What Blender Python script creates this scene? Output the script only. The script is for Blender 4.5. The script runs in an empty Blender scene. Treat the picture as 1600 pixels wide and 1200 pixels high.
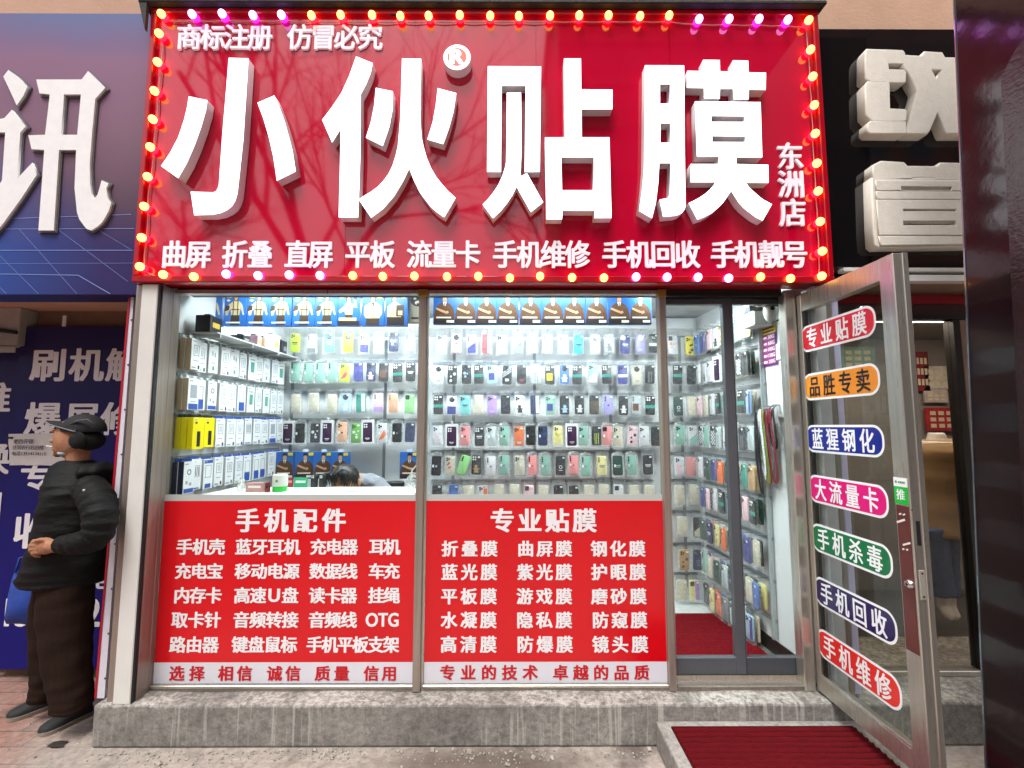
import bpy, bmesh, math, random
from mathutils import Vector, Matrix, Euler
R = math.radians
random.seed(7)
SC = bpy.context.scene
COL = SC.collection

# ------------------------------------------------------------------ camera, sky, sun, exposure
FPX = 740.0
CAM = Vector((0.0, -2.6, 1.565))
cam_data = bpy.data.cameras.new("camera")
cam_data.sensor_width = 36.0
cam_data.lens = 36.0 * FPX / 1600.0
cam_data.clip_start = 0.02
cam_data.clip_end = 500.0
cam = bpy.data.objects.new("camera", cam_data)
COL.objects.link(cam)
cam.location = CAM
cam.rotation_euler = Euler((R(90 + 5.1), 0, R(-0.23)))
SC.camera = cam
CROT = cam.rotation_euler.to_matrix()

world = bpy.data.worlds.new("World")
SC.world = world
world.use_nodes = True
nt = world.node_tree
nt.nodes.clear()
wo = nt.nodes.new("ShaderNodeOutputWorld")
bg = nt.nodes.new("ShaderNodeBackground")
sky = nt.nodes.new("ShaderNodeTexSky")
sky.sky_type = 'NISHITA'
sky.sun_disc = False
sky.sun_elevation = R(64)
sky.sun_rotation = R(200)
sky.air_density = 1.0
sky.dust_density = 4.0
hs = nt.nodes.new("ShaderNodeHueSaturation")
hs.inputs['Saturation'].default_value = 0.22
nt.links.new(sky.outputs[0], hs.inputs['Color'])
nt.links.new(hs.outputs[0], bg.inputs['Color'])
bg.inputs['Strength'].default_value = 0.15
nt.links.new(bg.outputs[0], wo.inputs['Surface'])

sun_d = bpy.data.lights.new("sun", 'SUN')
sun_d.energy = 1.3
sun_d.angle = R(25)
sun_d.color = (1.0, 0.96, 0.9)
sun = bpy.data.objects.new("sun", sun_d)
COL.objects.link(sun)
# sky sun_rotation 200 deg: the sun stands behind the camera, a little to the left
_a, _e = R(200), R(64)
_dir = Vector((math.sin(_a) * math.cos(_e), math.cos(_a) * math.cos(_e), math.sin(_e)))
sun.rotation_euler = (-_dir).to_track_quat('-Z', 'Y').to_euler()

SC.view_settings.view_transform = 'Standard'
SC.view_settings.look = 'None'
SC.view_settings.exposure = 0.85
SC.view_settings.gamma = 1.0
SC.cycles.use_denoising = True
SC.cycles.max_bounces = 7
SC.cycles.diffuse_bounces = 3
SC.cycles.glossy_bounces = 4
SC.cycles.transparent_max_bounces = 16
SC.cycles.transmission_bounces = 4
SC.cycles.sample_clamp_indirect = 4.0
SC.cycles.caustics_reflective = False
SC.cycles.caustics_refractive = False

# ------------------------------------------------------------------ measuring: photograph pixel -> point on a real plane
def ray(px, py):
    return CROT @ Vector(((px - 800) / FPX, (600 - py) / FPX, -1.0))
def W(px, py, Y=0.0):
    d = ray(px, py); return CAM + d * ((Y - CAM.y) / d.y)
def WX(px, py, X):
    d = ray(px, py); return CAM + d * ((X - CAM.x) / d.x)
def WZ(px, py, Z):
    d = ray(px, py); return CAM + d * ((Z - CAM.z) / d.z)
def px_of(p):
    q = CROT.transposed() @ (Vector(p) - CAM)
    return (800 + FPX * q.x / -q.z, 600 - FPX * q.y / -q.z)

# ------------------------------------------------------------------ materials
def lin(h):
    h = h.lstrip('#'); o = []
    for i in (0, 2, 4):
        c = int(h[i:i + 2], 16) / 255.0
        o.append(c / 12.92 if c <= 0.04045 else ((c + 0.055) / 1.055) ** 2.4)
    return o
MATS = {}
def mat(name, c='#808080', rough=0.6, metal=0.0, spec=0.5, emit=None, estr=0.0, coat=0.0, alpha=1.0, var=0.0, vscale=8.0, bump=0.0, bscale=60.0, bstretch=None, rvar=0.0, c2=None, aniso=0.0):
    """one Principled material; var: patchy colour variation by object-space noise; bump: surface unevenness"""
    if name in MATS: return MATS[name]
    m = bpy.data.materials.new(name); MATS[name] = m
    m.use_nodes = True
    n, l = m.node_tree.nodes, m.node_tree.links
    p = n['Principled BSDF']
    col = lin(c) if isinstance(c, str) else list(c)
    p.inputs['Base Color'].default_value = (*col, 1)
    p.inputs['Roughness'].default_value = rough
    p.inputs['Metallic'].default_value = metal
    p.inputs['Specular IOR Level'].default_value = spec
    p.inputs['Coat Weight'].default_value = coat
    p.inputs['Coat Roughness'].default_value = 0.03
    p.inputs['Alpha'].default_value = alpha
    if emit:
        p.inputs['Emission Color'].default_value = (*lin(emit), 1)
        p.inputs['Emission Strength'].default_value = estr
    if var or bump or rvar:
        tc = n.new('ShaderNodeTexCoord')
        vec = tc.outputs['Object']
        if bstretch:
            mp = n.new('ShaderNodeMapping'); mp.inputs['Scale'].default_value = bstretch
            l.new(vec, mp.inputs['Vector']); vecb = mp.outputs[0]
        else: vecb = vec
        if var:
            nz = n.new('ShaderNodeTexNoise'); nz.inputs['Scale'].default_value = vscale; nz.inputs['Detail'].default_value = 6; nz.inputs['Roughness'].default_value = 0.65
            l.new(vecb if bstretch else vec, nz.inputs['Vector'])
            rp = n.new('ShaderNodeValToRGB')
            a = [x * (1 - var) for x in col]; b = lin(c2) if c2 else [min(1, x * (1 + var)) for x in col]
            rp.color_ramp.elements[0].position = 0.3; rp.color_ramp.elements[1].position = 0.7
            rp.color_ramp.elements[0].color = (*a, 1); rp.color_ramp.elements[1].color = (*b, 1)
            l.new(nz.outputs['Fac'], rp.inputs[0]); l.new(rp.outputs[0], p.inputs['Base Color'])
        if rvar:
            nr = n.new('ShaderNodeTexNoise'); nr.inputs['Scale'].default_value = vscale * 1.7; nr.inputs['Detail'].default_value = 4
            l.new(vecb, nr.inputs['Vector'])
            mr = n.new('ShaderNodeMapRange'); mr.inputs[3].default_value = max(0.02, rough - rvar); mr.inputs[4].default_value = rough + rvar
            l.new(nr.outputs['Fac'], mr.inputs[0]); l.new(mr.outputs[0], p.inputs['Roughness'])
        if bump:
            nb = n.new('ShaderNodeTexNoise'); nb.inputs['Scale'].default_value = bscale; nb.inputs['Detail'].default_value = 5
            l.new(vecb, nb.inputs['Vector'])
            bp = n.new('ShaderNodeBump'); bp.inputs['Strength'].default_value = bump; bp.inputs['Distance'].default_value = 0.01
            l.new(nb.outputs['Fac'], bp.inputs['Height']); l.new(bp.outputs[0], p.inputs['Normal'])
    return m
def glass_mat(name, tint='#ffffff', ior=1.45, rough=0.0):
    """thin clear pane: lets light straight through and mirrors by Fresnel"""
    if name in MATS: return MATS[name]
    m = bpy.data.materials.new(name); MATS[name] = m; m.use_nodes = True
    n, l = m.node_tree.nodes, m.node_tree.links; n.clear()
    o = n.new('ShaderNodeOutputMaterial'); mx = n.new('ShaderNodeMixShader')
    t = n.new('ShaderNodeBsdfTransparent'); t.inputs[0].default_value = (*lin(tint), 1)
    g = n.new('ShaderNodeBsdfGlossy'); g.inputs['Roughness'].default_value = rough
    f = n.new('ShaderNodeFresnel'); f.inputs[0].default_value = ior
    ge = n.new('ShaderNodeNewGeometry'); iv = n.new('ShaderNodeMath'); iv.operation = 'SUBTRACT'; iv.inputs[0].default_value = 1.0; l.new(ge.outputs['Backfacing'], iv.inputs[1])
    mf = n.new('ShaderNodeMath'); mf.operation = 'MULTIPLY'; l.new(f.outputs[0], mf.inputs[0]); l.new(iv.outputs[0], mf.inputs[1])   # mirror on the outer face only, so the pane stays clear at any angle
    l.new(mf.outputs[0], mx.inputs[0]); l.new(t.outputs[0], mx.inputs[1]); l.new(g.outputs[0], mx.inputs[2]); l.new(mx.outputs[0], o.inputs[0])
    return m
def film_mat(name, c, amount, rough=0.15):
    """clear plastic film: part see-through, part milky gloss with crumpled highlights"""
    if name in MATS: return MATS[name]
    m = bpy.data.materials.new(name); MATS[name] = m; m.use_nodes = True
    n, l = m.node_tree.nodes, m.node_tree.links
    p = n['Principled BSDF']; o = n['Material Output']
    p.inputs['Base Color'].default_value = (*lin(c), 1); p.inputs['Roughness'].default_value = rough
    tr = n.new('ShaderNodeBsdfTransparent'); mx = n.new('ShaderNodeMixShader')
    tc = n.new('ShaderNodeTexCoord'); nz = n.new('ShaderNodeTexNoise'); nz.inputs['Scale'].default_value = 45; nz.inputs['Detail'].default_value = 3
    l.new(tc.outputs['Object'], nz.inputs['Vector'])
    mr = n.new('ShaderNodeMapRange'); mr.inputs[1].default_value = 0.38; mr.inputs[2].default_value = 0.68
    mr.inputs[3].default_value = amount * 0.45; mr.inputs[4].default_value = min(1, amount * 1.9)
    l.new(nz.outputs['Fac'], mr.inputs[0]); l.new(mr.outputs[0], mx.inputs[0])
    bp = n.new('ShaderNodeBump'); bp.inputs['Strength'].default_value = 0.5; bp.inputs['Distance'].default_value = 0.01
    l.new(nz.outputs['Fac'], bp.inputs['Height']); l.new(bp.outputs[0], p.inputs['Normal'])
    l.new(tr.outputs[0], mx.inputs[1]); l.new(p.outputs[0], mx.inputs[2]); l.new(mx.outputs[0], o.inputs[0])
    return m

# ------------------------------------------------------------------ mesh building
class MB:
    def __init__(s): s.bm = bmesh.new(); s.mi = 0
    def _mi(s, faces, mi):
        for f in faces: f.material_index = mi
    def box(s, x0, x1, y0, y1, z0, z1, mi=0, bev=0.0, rot=None, seg=1):
        x0, x1 = sorted((x0, x1)); y0, y1 = sorted((y0, y1)); z0, z1 = sorted((z0, z1))
        c = Vector(((x0 + x1) / 2, (y0 + y1) / 2, (z0 + z1) / 2))
        M = Matrix.Translation(c) @ (rot.to_4x4() if rot else Matrix()) @ Matrix.Diagonal((x1 - x0, y1 - y0, z1 - z0, 1))
        r = bmesh.ops.create_cube(s.bm, size=1, matrix=M)
        vs = r['verts']; fs = list({f for v in vs for f in v.link_faces})
        s._mi(fs, mi)
        if bev:
            es = list({e for v in vs for e in v.link_edges})
            q = bmesh.ops.bevel(s.bm, geom=es, offset=bev, segments=seg, affect='EDGES', profile=0.5)
            s._mi(q['faces'], mi)
        return s
    def quad(s, a, b, c, d, mi=0):
        f = s.bm.faces.new([s.bm.verts.new(Vector(p)) for p in (a, b, c, d)]); f.material_index = mi; return s
    def poly(s, pts, mi=0):
        f = s.bm.faces.new([s.bm.verts.new(Vector(p)) for p in pts]); f.material_index = mi; return s
    def loft(s, rings, mi=0, cap=True, closed=True):
        R_ = [[s.bm.verts.new(Vector(p)) for p in r] for r in rings]
        n = len(R_[0])
        for a, b in zip(R_[:-1], R_[1:]):
            for i in range(n if closed else n - 1):
                j = (i + 1) % n
                f = s.bm.faces.new((a[i], a[j], b[j], b[i])); f.material_index = mi
        if cap and closed:
            for r in (R_[0][::-1], R_[-1]):
                f = s.bm.faces.new(r); f.material_index = mi
        return s
    def prism(s, pts, d, mi=0):
        """polygon pts (world) pushed by vector d"""
        d = Vector(d); return s.loft([pts, [Vector(p) + d for p in pts]], mi)
    def tube(s, path, r, n=8, mi=0, cap=True):
        path = [Vector(p) for p in path]; rs = r if isinstance(r, (list, tuple)) else [r] * len(path)
        rings = []; up = None
        for i, p in enumerate(path):
            t = (path[min(i + 1, len(path) - 1)] - path[max(i - 1, 0)]).normalized()
            if up is None:
                up = Vector((0, 0, 1)) if abs(t.z) < 0.9 else Vector((0, 1, 0))
            a = t.cross(up).normalized(); b = a.cross(t).normalized(); up = b
            rings.append([p + (a * math.cos(2 * math.pi * k / n) + b * math.sin(2 * math.pi * k / n)) * rs[i] for k in range(n)])
        return s.loft(rings, mi, cap)
    def ell(s, c, rx, ry, rz, mi=0, u=16, v=10, fn=None):
        r = bmesh.ops.create_uvsphere(s.bm, u_segments=u, v_segments=v, radius=1)
        for vv in r['verts']:
            p = vv.co.copy()
            if fn: p = fn(p)
            vv.co = Vector((c[0] + p.x * rx, c[1] + p.y * ry, c[2] + p.z * rz))
        s._mi({f for vv in r['verts'] for f in vv.link_faces}, mi); return s
    def lathe(s, c, prof, n=20, mi=0, axis='Z', cap=True):
        rings = []
        for (r, h) in prof:
            ring = []
            for k in range(n):
                a = 2 * math.pi * k / n; x, y = r * math.cos(a), r * math.sin(a)
                ring.append(Vector(c) + (Vector((x, y, h)) if axis == 'Z' else Vector((x, h, -y)) if axis == 'Y' else Vector((h, x, y))))
            rings.append(ring)
        return s.loft(rings, mi, cap)
    def xform(s, M):
        bmesh.ops.transform(s.bm, matrix=M, verts=s.bm.verts[:]); return s
    def mesh(s, name, mats, smooth=False, angle=None, recalc=True):
        if recalc: bmesh.ops.recalc_face_normals(s.bm, faces=s.bm.faces[:])
        me = bpy.data.meshes.new(name); s.bm.to_mesh(me); s.bm.free()
        for m in (mats if isinstance(mats, (list, tuple)) else [mats]): me.materials.append(m)
        if smooth or angle:
            for p in me.polygons: p.use_smooth = True
            if angle: me.set_sharp_from_angle(angle=R(angle))
        return me
    def build(s, name, mats, parent=None, smooth=False, angle=None, recalc=True, loc=None):
        return link(name, s.mesh(name, mats, smooth, angle, recalc), parent, loc)
def link(name, me, parent=None, loc=None):
    o = bpy.data.objects.new(name, me); COL.objects.link(o)
    if parent:
        o.parent = parent
        if loc is None and parent.parent is None: o.matrix_parent_inverse = Matrix.Translation(-parent.location)
    if loc is not None: o.location = loc
    return o
def thing(name, label, cat, loc=(0, 0, 0), group=None):
    o = bpy.data.objects.new(name, None); COL.objects.link(o)
    o.location = loc; o.empty_display_size = 0.05
    return tag(o, label, cat, group)
def tag(o, label, cat, group=None):
    o['label'] = label; o['category'] = cat
    if group: o['group'] = group
    return o
def structure(o): o['kind'] = 'structure'; return o
def part_label(o, s): o['label'] = s; return o

# ------------------------------------------------------------------ lettering (Blender's own built-in font)
GL = {}
def glyph(ch, weight, ext):
    k = (ch, weight, ext)
    if k in GL: return GL[k]
    c = bpy.data.curves.new('lettering_outline', 'FONT'); c.body = ch; c.offset = weight; c.extrude = 0.5 if ext else 0.0
    c.resolution_u = 3; c.fill_mode = 'FRONT' if not ext else 'BOTH'
    o = bpy.data.objects.new('lettering_outline', c); COL.objects.link(o)
    dg = bpy.context.evaluated_depsgraph_get()
    me = bpy.data.meshes.new_from_object(o.evaluated_get(dg))
    vs = [v.co.copy() for v in me.vertices]; fs = [tuple(p.vertices) for p in me.polygons]
    bpy.data.meshes.remove(me); bpy.data.objects.remove(o); bpy.data.curves.remove(c)
    xs = [v.x for v in vs]; ys = [v.y for v in vs]
    GL[k] = (vs, fs, min(xs), max(xs), min(ys), max(ys)); return GL[k]
def put(mb, ch, f, weight=0.022, depth=0.0, fit=False, mi=0):
    """one character or string; f(u, v, d) -> world, u,v in 0..1 over the box, v up, d outward"""
    vs, fs, x0, x1, y0, y1 = glyph(ch, 0.0, depth > 0)
    if not fit and len(ch) == 1 and ord(ch) > 0x2e80:
        cx = 0.5; x0, x1 = 0.5 - 0.46, 0.5 + 0.46; y0, y1 = 0.38 - 0.46, 0.38 + 0.46
    # the stroke is thickened by laying the same outline down a few times in a small ring
    k_ = [(0, 0)] + [(weight * 1.05 * math.cos(a), weight * 0.8 * math.sin(a)) for a in (0.785, 2.356, 3.927, 5.498)] + [(weight * 1.15, 0), (-weight * 1.15, 0)]
    for n_, (ox, oy) in enumerate(k_):
        bv = [mb.bm.verts.new(f((v.x + ox - x0) / (x1 - x0), (v.y + oy - y0) / (y1 - y0), ((v.z + 0.5) * depth if depth else 0.0) + n_ * 0.00009)) for v in vs]
        for p in fs:
            try: mb.bm.faces.new([bv[i] for i in p]).material_index = mi
            except ValueError: pass
def fpx(x0, x1, yt, yb, Y, out=0.0015):
    """box given in photograph pixels, on the plane y = Y facing the street"""
    a, b, c = W(x0, (yt + yb) / 2, Y), W(x1, (yt + yb) / 2, Y), None
    zt, zb = W((x0 + x1) / 2, yt, Y).z, W((x0 + x1) / 2, yb, Y).z
    return lambda u, v, d: Vector((a.x + (b.x - a.x) * u, Y - out - d, zb + (zt - zb) * v))
def row(mb, s, x0, x1, yt, yb, Y, weight=0.022, depth=0.0, out=0.0015, cw=None):
    """characters of s spread evenly between two pixel columns; a space leaves a half-width gap"""
    n = len(s)
    cw = cw or (yb - yt) * 0.98
    if n == 1: put(mb, s, fpx(x0, x1, yt, yb, Y, out), weight, depth); return
    step = (x1 - x0 - cw) / (n - 1)
    for i, ch in enumerate(s):
        if ch == ' ': continue
        q = x0 + i * step
        la = ord(ch) < 0x2e80; put(mb, ch, fpx(q + .16 * cw * la, q + cw * (1 - .16 * la), yt + 2.2 * la, yb - 2.2 * la, Y, out), weight, depth, fit=la)
def outline(polys, f, d, name, mats, parent, bev=0.0, off=0.0):
    """polys (outer rings and holes) mapped by f to (x,z); extruded from y0 to y0-d; front gets mats[0], sides mats[1]"""
    c = bpy.data.curves.new(name, 'CURVE'); c.dimensions = '2D'; c.fill_mode = 'BOTH'; c.extrude = d / 2; c.bevel_depth = bev; c.offset = off; c.bevel_resolution = 2
    y0 = 0
    for ring in polys:
        sp = c.splines.new('POLY'); sp.points.add(len(ring) - 1); sp.use_cyclic_u = True
        for p, (px, py) in zip(sp.points, ring):
            w = f(px, py); y0 = w.y; p.co = (w.x, w.z, 0, 1)
    o = bpy.data.objects.new(name, c); COL.objects.link(o)
    dg = bpy.context.evaluated_depsgraph_get()
    me = bpy.data.meshes.new_from_object(o.evaluated_get(dg))
    bpy.data.objects.remove(o); bpy.data.curves.remove(c)
    # curve plane (x, y) -> world (x, z); curve z -> -y
    for v in me.vertices: v.co = Vector((v.co.x, y0 - d / 2 - v.co.z, v.co.y))
    me.materials.clear()
    for m in mats: me.materials.append(m)
    for p in me.polygons: p.material_index = 0 if (p.normal.y < -0.9 or len(mats) == 1) else 1
    return link(name, me, parent)
def rrect(cx, cz, w, h, r, n=4):
    pts = []
    for (sx, sz, a0) in ((1, 1, 0), (-1, 1, 90), (-1, -1, 180), (1, -1, 270)):
        for k in range(n + 1):
            a = R(a0 + 90 * k / n); pts.append((cx + sx * (w / 2 - r) + r * math.cos(a), cz + sz * (h / 2 - r) + r * math.sin(a)))
    return pts

# ------------------------------------------------------------------ shared surfaces
STEEL = mat('brushed_steel', '#cbc6bb', 0.3, 0.85, var=0.12, vscale=3, bump=0.035, bscale=90, bstretch=(30, 30, 1.0), rvar=0.08)
STEEL_DARK = mat('brown_steel', '#a0948a', 0.38, 0.55, var=0.2, vscale=2.5, bump=0.035, bscale=80, bstretch=(30, 30, 0.6), rvar=0.1)
WHITE_PAINT = mat('white_powder_paint', '#dcdbd6', 0.45, var=0.05, vscale=5, bump=0.02)
BLACK = mat('black_rubber', '#15151a', 0.6)
GREY_ALU = mat('grey_aluminium', '#5d6066', 0.42, 0.35, var=0.08, vscale=6)
GLASS = glass_mat('window_glass', '#f6faf8')
WALL_IN = mat('white_interior_paint', '#dfe2e2', 0.6, var=0.03, vscale=2.5, bump=0.03, bscale=40)

def concrete(name, base, dark, drip=0.0, light='#b5b0a8', scale=3.0):
    m = bpy.data.materials.new(name); m.use_nodes = True
    n, l = m.node_tree.nodes, m.node_tree.links; p = n['Principled BSDF']
    tc = n.new('ShaderNodeTexCoord')
    a = n.new('ShaderNodeTexNoise'); a.inputs['Scale'].default_value = scale; a.inputs['Detail'].default_value = 9; a.inputs['Roughness'].default_value = 0.7
    b = n.new('ShaderNodeTexNoise'); b.inputs['Scale'].default_value = scale * 14; b.inputs['Detail'].default_value = 6; b.inputs['Roughness'].default_value = 0.75
    l.new(tc.outputs['Object'], a.inputs['Vector']); l.new(tc.outputs['Object'], b.inputs['Vector'])
    r1 = n.new('ShaderNodeValToRGB'); r1.color_ramp.elements[0].position = 0.34; r1.color_ramp.elements[1].position = 0.66
    r1.color_ramp.elements[0].color = (*lin(dark), 1); r1.color_ramp.elements[1].color = (*lin(base), 1)
    l.new(a.outputs['Fac'], r1.inputs[0])
    r2 = n.new('ShaderNodeMapRange'); r2.inputs[1].default_value = 0.35; r2.inputs[2].default_value = 0.72; r2.inputs[3].default_value = 0.62; r2.inputs[4].default_value = 1.3
    l.new(b.outputs['Fac'], r2.inputs[0])
    mu = n.new('ShaderNodeMix'); mu.data_type = 'RGBA'; mu.blend_type = 'MULTIPLY'; mu.inputs[0].default_value = 1
    l.new(r1.outputs[0], mu.inputs[6]); l.new(r2.outputs[0], mu.inputs[7]); out = mu.outputs[2]
    if drip:
        mp = n.new('ShaderNodeMapping'); mp.inputs['Scale'].default_value = (42, 6, 1.5); l.new(tc.outputs['Object'], mp.inputs['Vector'])
        d = n.new('ShaderNodeTexNoise'); d.inputs['Scale'].default_value = 1.0; d.inputs['Detail'].default_value = 3; d.inputs['Distortion'].default_value = 0.5; l.new(mp.outputs[0], d.inputs['Vector'])
        e = n.new('ShaderNodeTexNoise'); e.inputs['Scale'].default_value = 2.2; e.inputs['Detail'].default_value = 2; l.new(tc.outputs['Object'], e.inputs['Vector'])
        r3 = n.new('ShaderNodeMapRange'); r3.inputs[1].default_value = 0.56; r3.inputs[2].default_value = 0.64; l.new(d.outputs['Fac'], r3.inputs[0])
        r4 = n.new('ShaderNodeMapRange'); r4.inputs[1].default_value = 0.42; r4.inputs[2].default_value = 0.58; r4.inputs[4].default_value = drip; l.new(e.outputs['Fac'], r4.inputs[0])
        mm = n.new('ShaderNodeMath'); mm.operation = 'MULTIPLY'; l.new(r3.outputs[0], mm.inputs[0]); l.new(r4.outputs[0], mm.inputs[1])
        # crust of lime along the top edge of the slab
        sp = n.new('ShaderNodeSeparateXYZ'); l.new(tc.outputs['Object'], sp.inputs[0])
        ad = n.new('ShaderNodeMath'); ad.operation = 'MULTIPLY_ADD'; ad.inputs[1].default_value = 0.10; l.new(a.outputs['Fac'], ad.inputs[0]); l.new(sp.outputs[2], ad.inputs[2])
        r5 = n.new('ShaderNodeMapRange'); r5.inputs[1].default_value = 0.235; r5.inputs[2].default_value = 0.255; l.new(ad.outputs[0], r5.inputs[0])
        r6 = n.new('ShaderNodeMapRange'); r6.inputs[1].default_value = 0.44; r6.inputs[2].default_value = 0.6; r6.inputs[4].default_value = 0.85; l.new(b.outputs['Fac'], r6.inputs[0])
        m2 = n.new('ShaderNodeMath'); m2.operation = 'MULTIPLY'; l.new(r5.outputs[0], m2.inputs[0]); l.new(r6.outputs[0], m2.inputs[1])
        mx2 = n.new('ShaderNodeMath'); mx2.operation = 'MAXIMUM'; l.new(mm.outputs[0], mx2.inputs[0]); l.new(m2.outputs[0], mx2.inputs[1])
        mx = n.new('ShaderNodeMix'); mx.data_type = 'RGBA'; l.new(mx2.outputs[0], mx.inputs[0]); l.new(out, mx.inputs[6]); mx.inputs[7].default_value = (*lin(light), 1); out = mx.outputs[2]
    l.new(out, p.inputs['Base Color']); p.inputs['Roughness'].default_value = 0.9; p.inputs['Specular IOR Level'].default_value = 0.25
    bp = n.new('ShaderNodeBump'); bp.inputs['Strength'].default_value = 0.5; bp.inputs['Distance'].default_value = 0.012
    l.new(b.outputs['Fac'], bp.inputs['Height']); l.new(bp.outputs[0], p.inputs['Normal'])
    return m
CONC = concrete('weathered_concrete', '#9d9993', '#74706b', drip=0.5, light='#c3bfb7')
CONC2 = concrete('plain_concrete', '#a5a19b', '#807c76')

# ------------------------------------------------------------------ ground
def pavement_mat():
    m = bpy.data.materials.new('brick_paving'); m.use_nodes = True
    n, l = m.node_tree.nodes, m.node_tree.links; p = n['Principled BSDF']
    tc = n.new('ShaderNodeTexCoord')
    mp = n.new('ShaderNodeMapping'); mp.inputs['Rotation'].default_value = (0, 0, R(0)); l.new(tc.outputs['Object'], mp.inputs['Vector'])
    br = n.new('ShaderNodeTexBrick'); br.inputs['Scale'].default_value = 1.0; br.inputs['Brick Width'].default_value = 0.24; br.inputs['Row Height'].default_value = 0.12
    br.inputs['Mortar Size'].default_value = 0.004; br.inputs['Mortar Smooth'].default_value = 0.3; br.inputs['Bias'].default_value = -0.2
    br.inputs['Color1'].default_value = (*lin('#a0776a'), 1); br.inputs['Color2'].default_value = (*lin('#8d665b'), 1); br.inputs['Mortar'].default_value = (*lin('#5b4d46'), 1)
    l.new(mp.outputs[0], br.inputs['Vector'])
    nz = n.new('ShaderNodeTexNoise'); nz.inputs['Scale'].default_value = 25; nz.inputs['Detail'].default_value = 8; nz.inputs['Roughness'].default_value = 0.7; l.new(tc.outputs['Object'], nz.inputs['Vector'])
    n2 = n.new('ShaderNodeTexNoise'); n2.inputs['Scale'].default_value = 1.6; n2.inputs['Detail'].default_value = 8; n2.inputs['Roughness'].default_value = 0.7; l.new(tc.outputs['Object'], n2.inputs['Vector'])
    # cement dust lies thick against the shop's step and thins out along the pavement to the left
    sp = n.new('ShaderNodeSeparateXYZ'); l.new(tc.outputs['Object'], sp.inputs[0])
    dx = n.new('ShaderNodeMapRange'); dx.inputs[1].default_value = -2.7; dx.inputs[2].default_value = -1.9; dx.inputs[3].default_value = 0.0; dx.inputs[4].default_value = 0.55; l.new(sp.outputs[0], dx.inputs[0])
    ad = n.new('ShaderNodeMath'); ad.operation = 'ADD'; l.new(dx.outputs[0], ad.inputs[0]); l.new(n2.outputs['Fac'], ad.inputs[1])
    rr = n.new('ShaderNodeMapRange'); rr.inputs[1].default_value = 0.5; rr.inputs[2].default_value = 0.95; rr.inputs[4].default_value = 0.92; l.new(ad.outputs[0], rr.inputs[0])
    mx = n.new('ShaderNodeMix'); mx.data_type = 'RGBA'; l.new(rr.outputs[0], mx.inputs[0]); l.new(br.outputs['Color'], mx.inputs[6]); mx.inputs[7].default_value = (*lin('#a59c93'), 1)
    r2 = n.new('ShaderNodeMapRange'); r2.inputs[1].default_value = 0.3; r2.inputs[2].default_value = 0.72; r2.inputs[3].default_value = 0.6; r2.inputs[4].default_value = 1.25; l.new(nz.outputs['Fac'], r2.inputs[0])
    mu = n.new('ShaderNodeMix'); mu.data_type = 'RGBA'; mu.blend_type = 'MULTIPLY'; mu.inputs[0].default_value = 1; l.new(mx.outputs[2], mu.inputs[6]); l.new(r2.outputs[0], mu.inputs[7])
    # damp dark patches
    n3 = n.new('ShaderNodeTexNoise'); n3.inputs['Scale'].default_value = 2.3; n3.inputs['Detail'].default_value = 6; n3.inputs['Roughness'].default_value = 0.6; l.new(tc.outputs['Object'], n3.inputs['Vector'])
    r3 = n.new('ShaderNodeMapRange'); r3.inputs[1].default_value = 0.54; r3.inputs[2].default_value = 0.66; r3.inputs[4].default_value = 0.75; l.new(n3.outputs['Fac'], r3.inputs[0])
    mk = n.new('ShaderNodeMix'); mk.data_type = 'RGBA'; l.new(r3.outputs[0], mk.inputs[0]); l.new(mu.outputs[2], mk.inputs[6]); mk.inputs[7].default_value = (*lin('#4a4039'), 1)
    # trodden dark dirt patch in front of the step
    ds = n.new('ShaderNodeMapping'); ds.inputs['Scale'].default_value = (1.0, 3.2, 1); ds.inputs['Location'].default_value = (0.10, 0.86, 0); l.new(tc.outputs['Object'], ds.inputs['Vector'])
    dl = n.new('ShaderNodeVectorMath'); dl.operation = 'LENGTH'; l.new(ds.outputs[0], dl.inputs[0])
    da = n.new('ShaderNodeMath'); da.operation = 'MULTIPLY_ADD'; da.inputs[1].default_value = 0.7; l.new(n2.outputs['Fac'], da.inputs[0]); l.new(dl.outputs['Value'], da.inputs[2])
    dr = n.new('ShaderNodeMapRange'); dr.inputs[1].default_value = 0.98; dr.inputs[2].default_value = 0.62; dr.inputs[4].default_value = 0.85; l.new(da.outputs[0], dr.inputs[0])
    md = n.new('ShaderNodeMix'); md.data_type = 'RGBA'; l.new(dr.outputs[0], md.inputs[0]); l.new(mk.outputs[2], md.inputs[6]); md.inputs[7].default_value = (*lin('#584c43'), 1); mk = md
    l.new(mk.outputs[2], p.inputs['Base Color']); p.inputs['Roughness'].default_value = 0.85
    hh = n.new('ShaderNodeMath'); hh.operation = 'MULTIPLY_ADD'; hh.inputs[1].default_value = -0.7; l.new(br.outputs['Fac'], hh.inputs[0]); l.new(nz.outputs['Fac'], hh.inputs[2])
    bp = n.new('ShaderNodeBump'); bp.inputs['Strength'].default_value = 0.6; bp.inputs['Distance'].default_value = 0.01; l.new(hh.outputs[0], bp.inputs['Height']); l.new(bp.outputs[0], p.inputs['Normal'])
    return m
structure(MB().quad((-60, -7.0, 0), (60, -7.0, 0), (60, 3.0, 0), (-60, 3.0, 0)).build('pavement', pavement_mat()))
structure(MB().quad((-60, -60, -0.13), (60, -60, -0.13), (60, -7.0, -0.13), (-60, -7.0, -0.13)).build('road', mat('asphalt', '#3f3f41', 0.9, var=0.3, vscale=4)))
structure(MB().box(-60, 60, -7.15, -7.0, -0.13, 0.004).build('kerb', CONC2))
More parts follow.
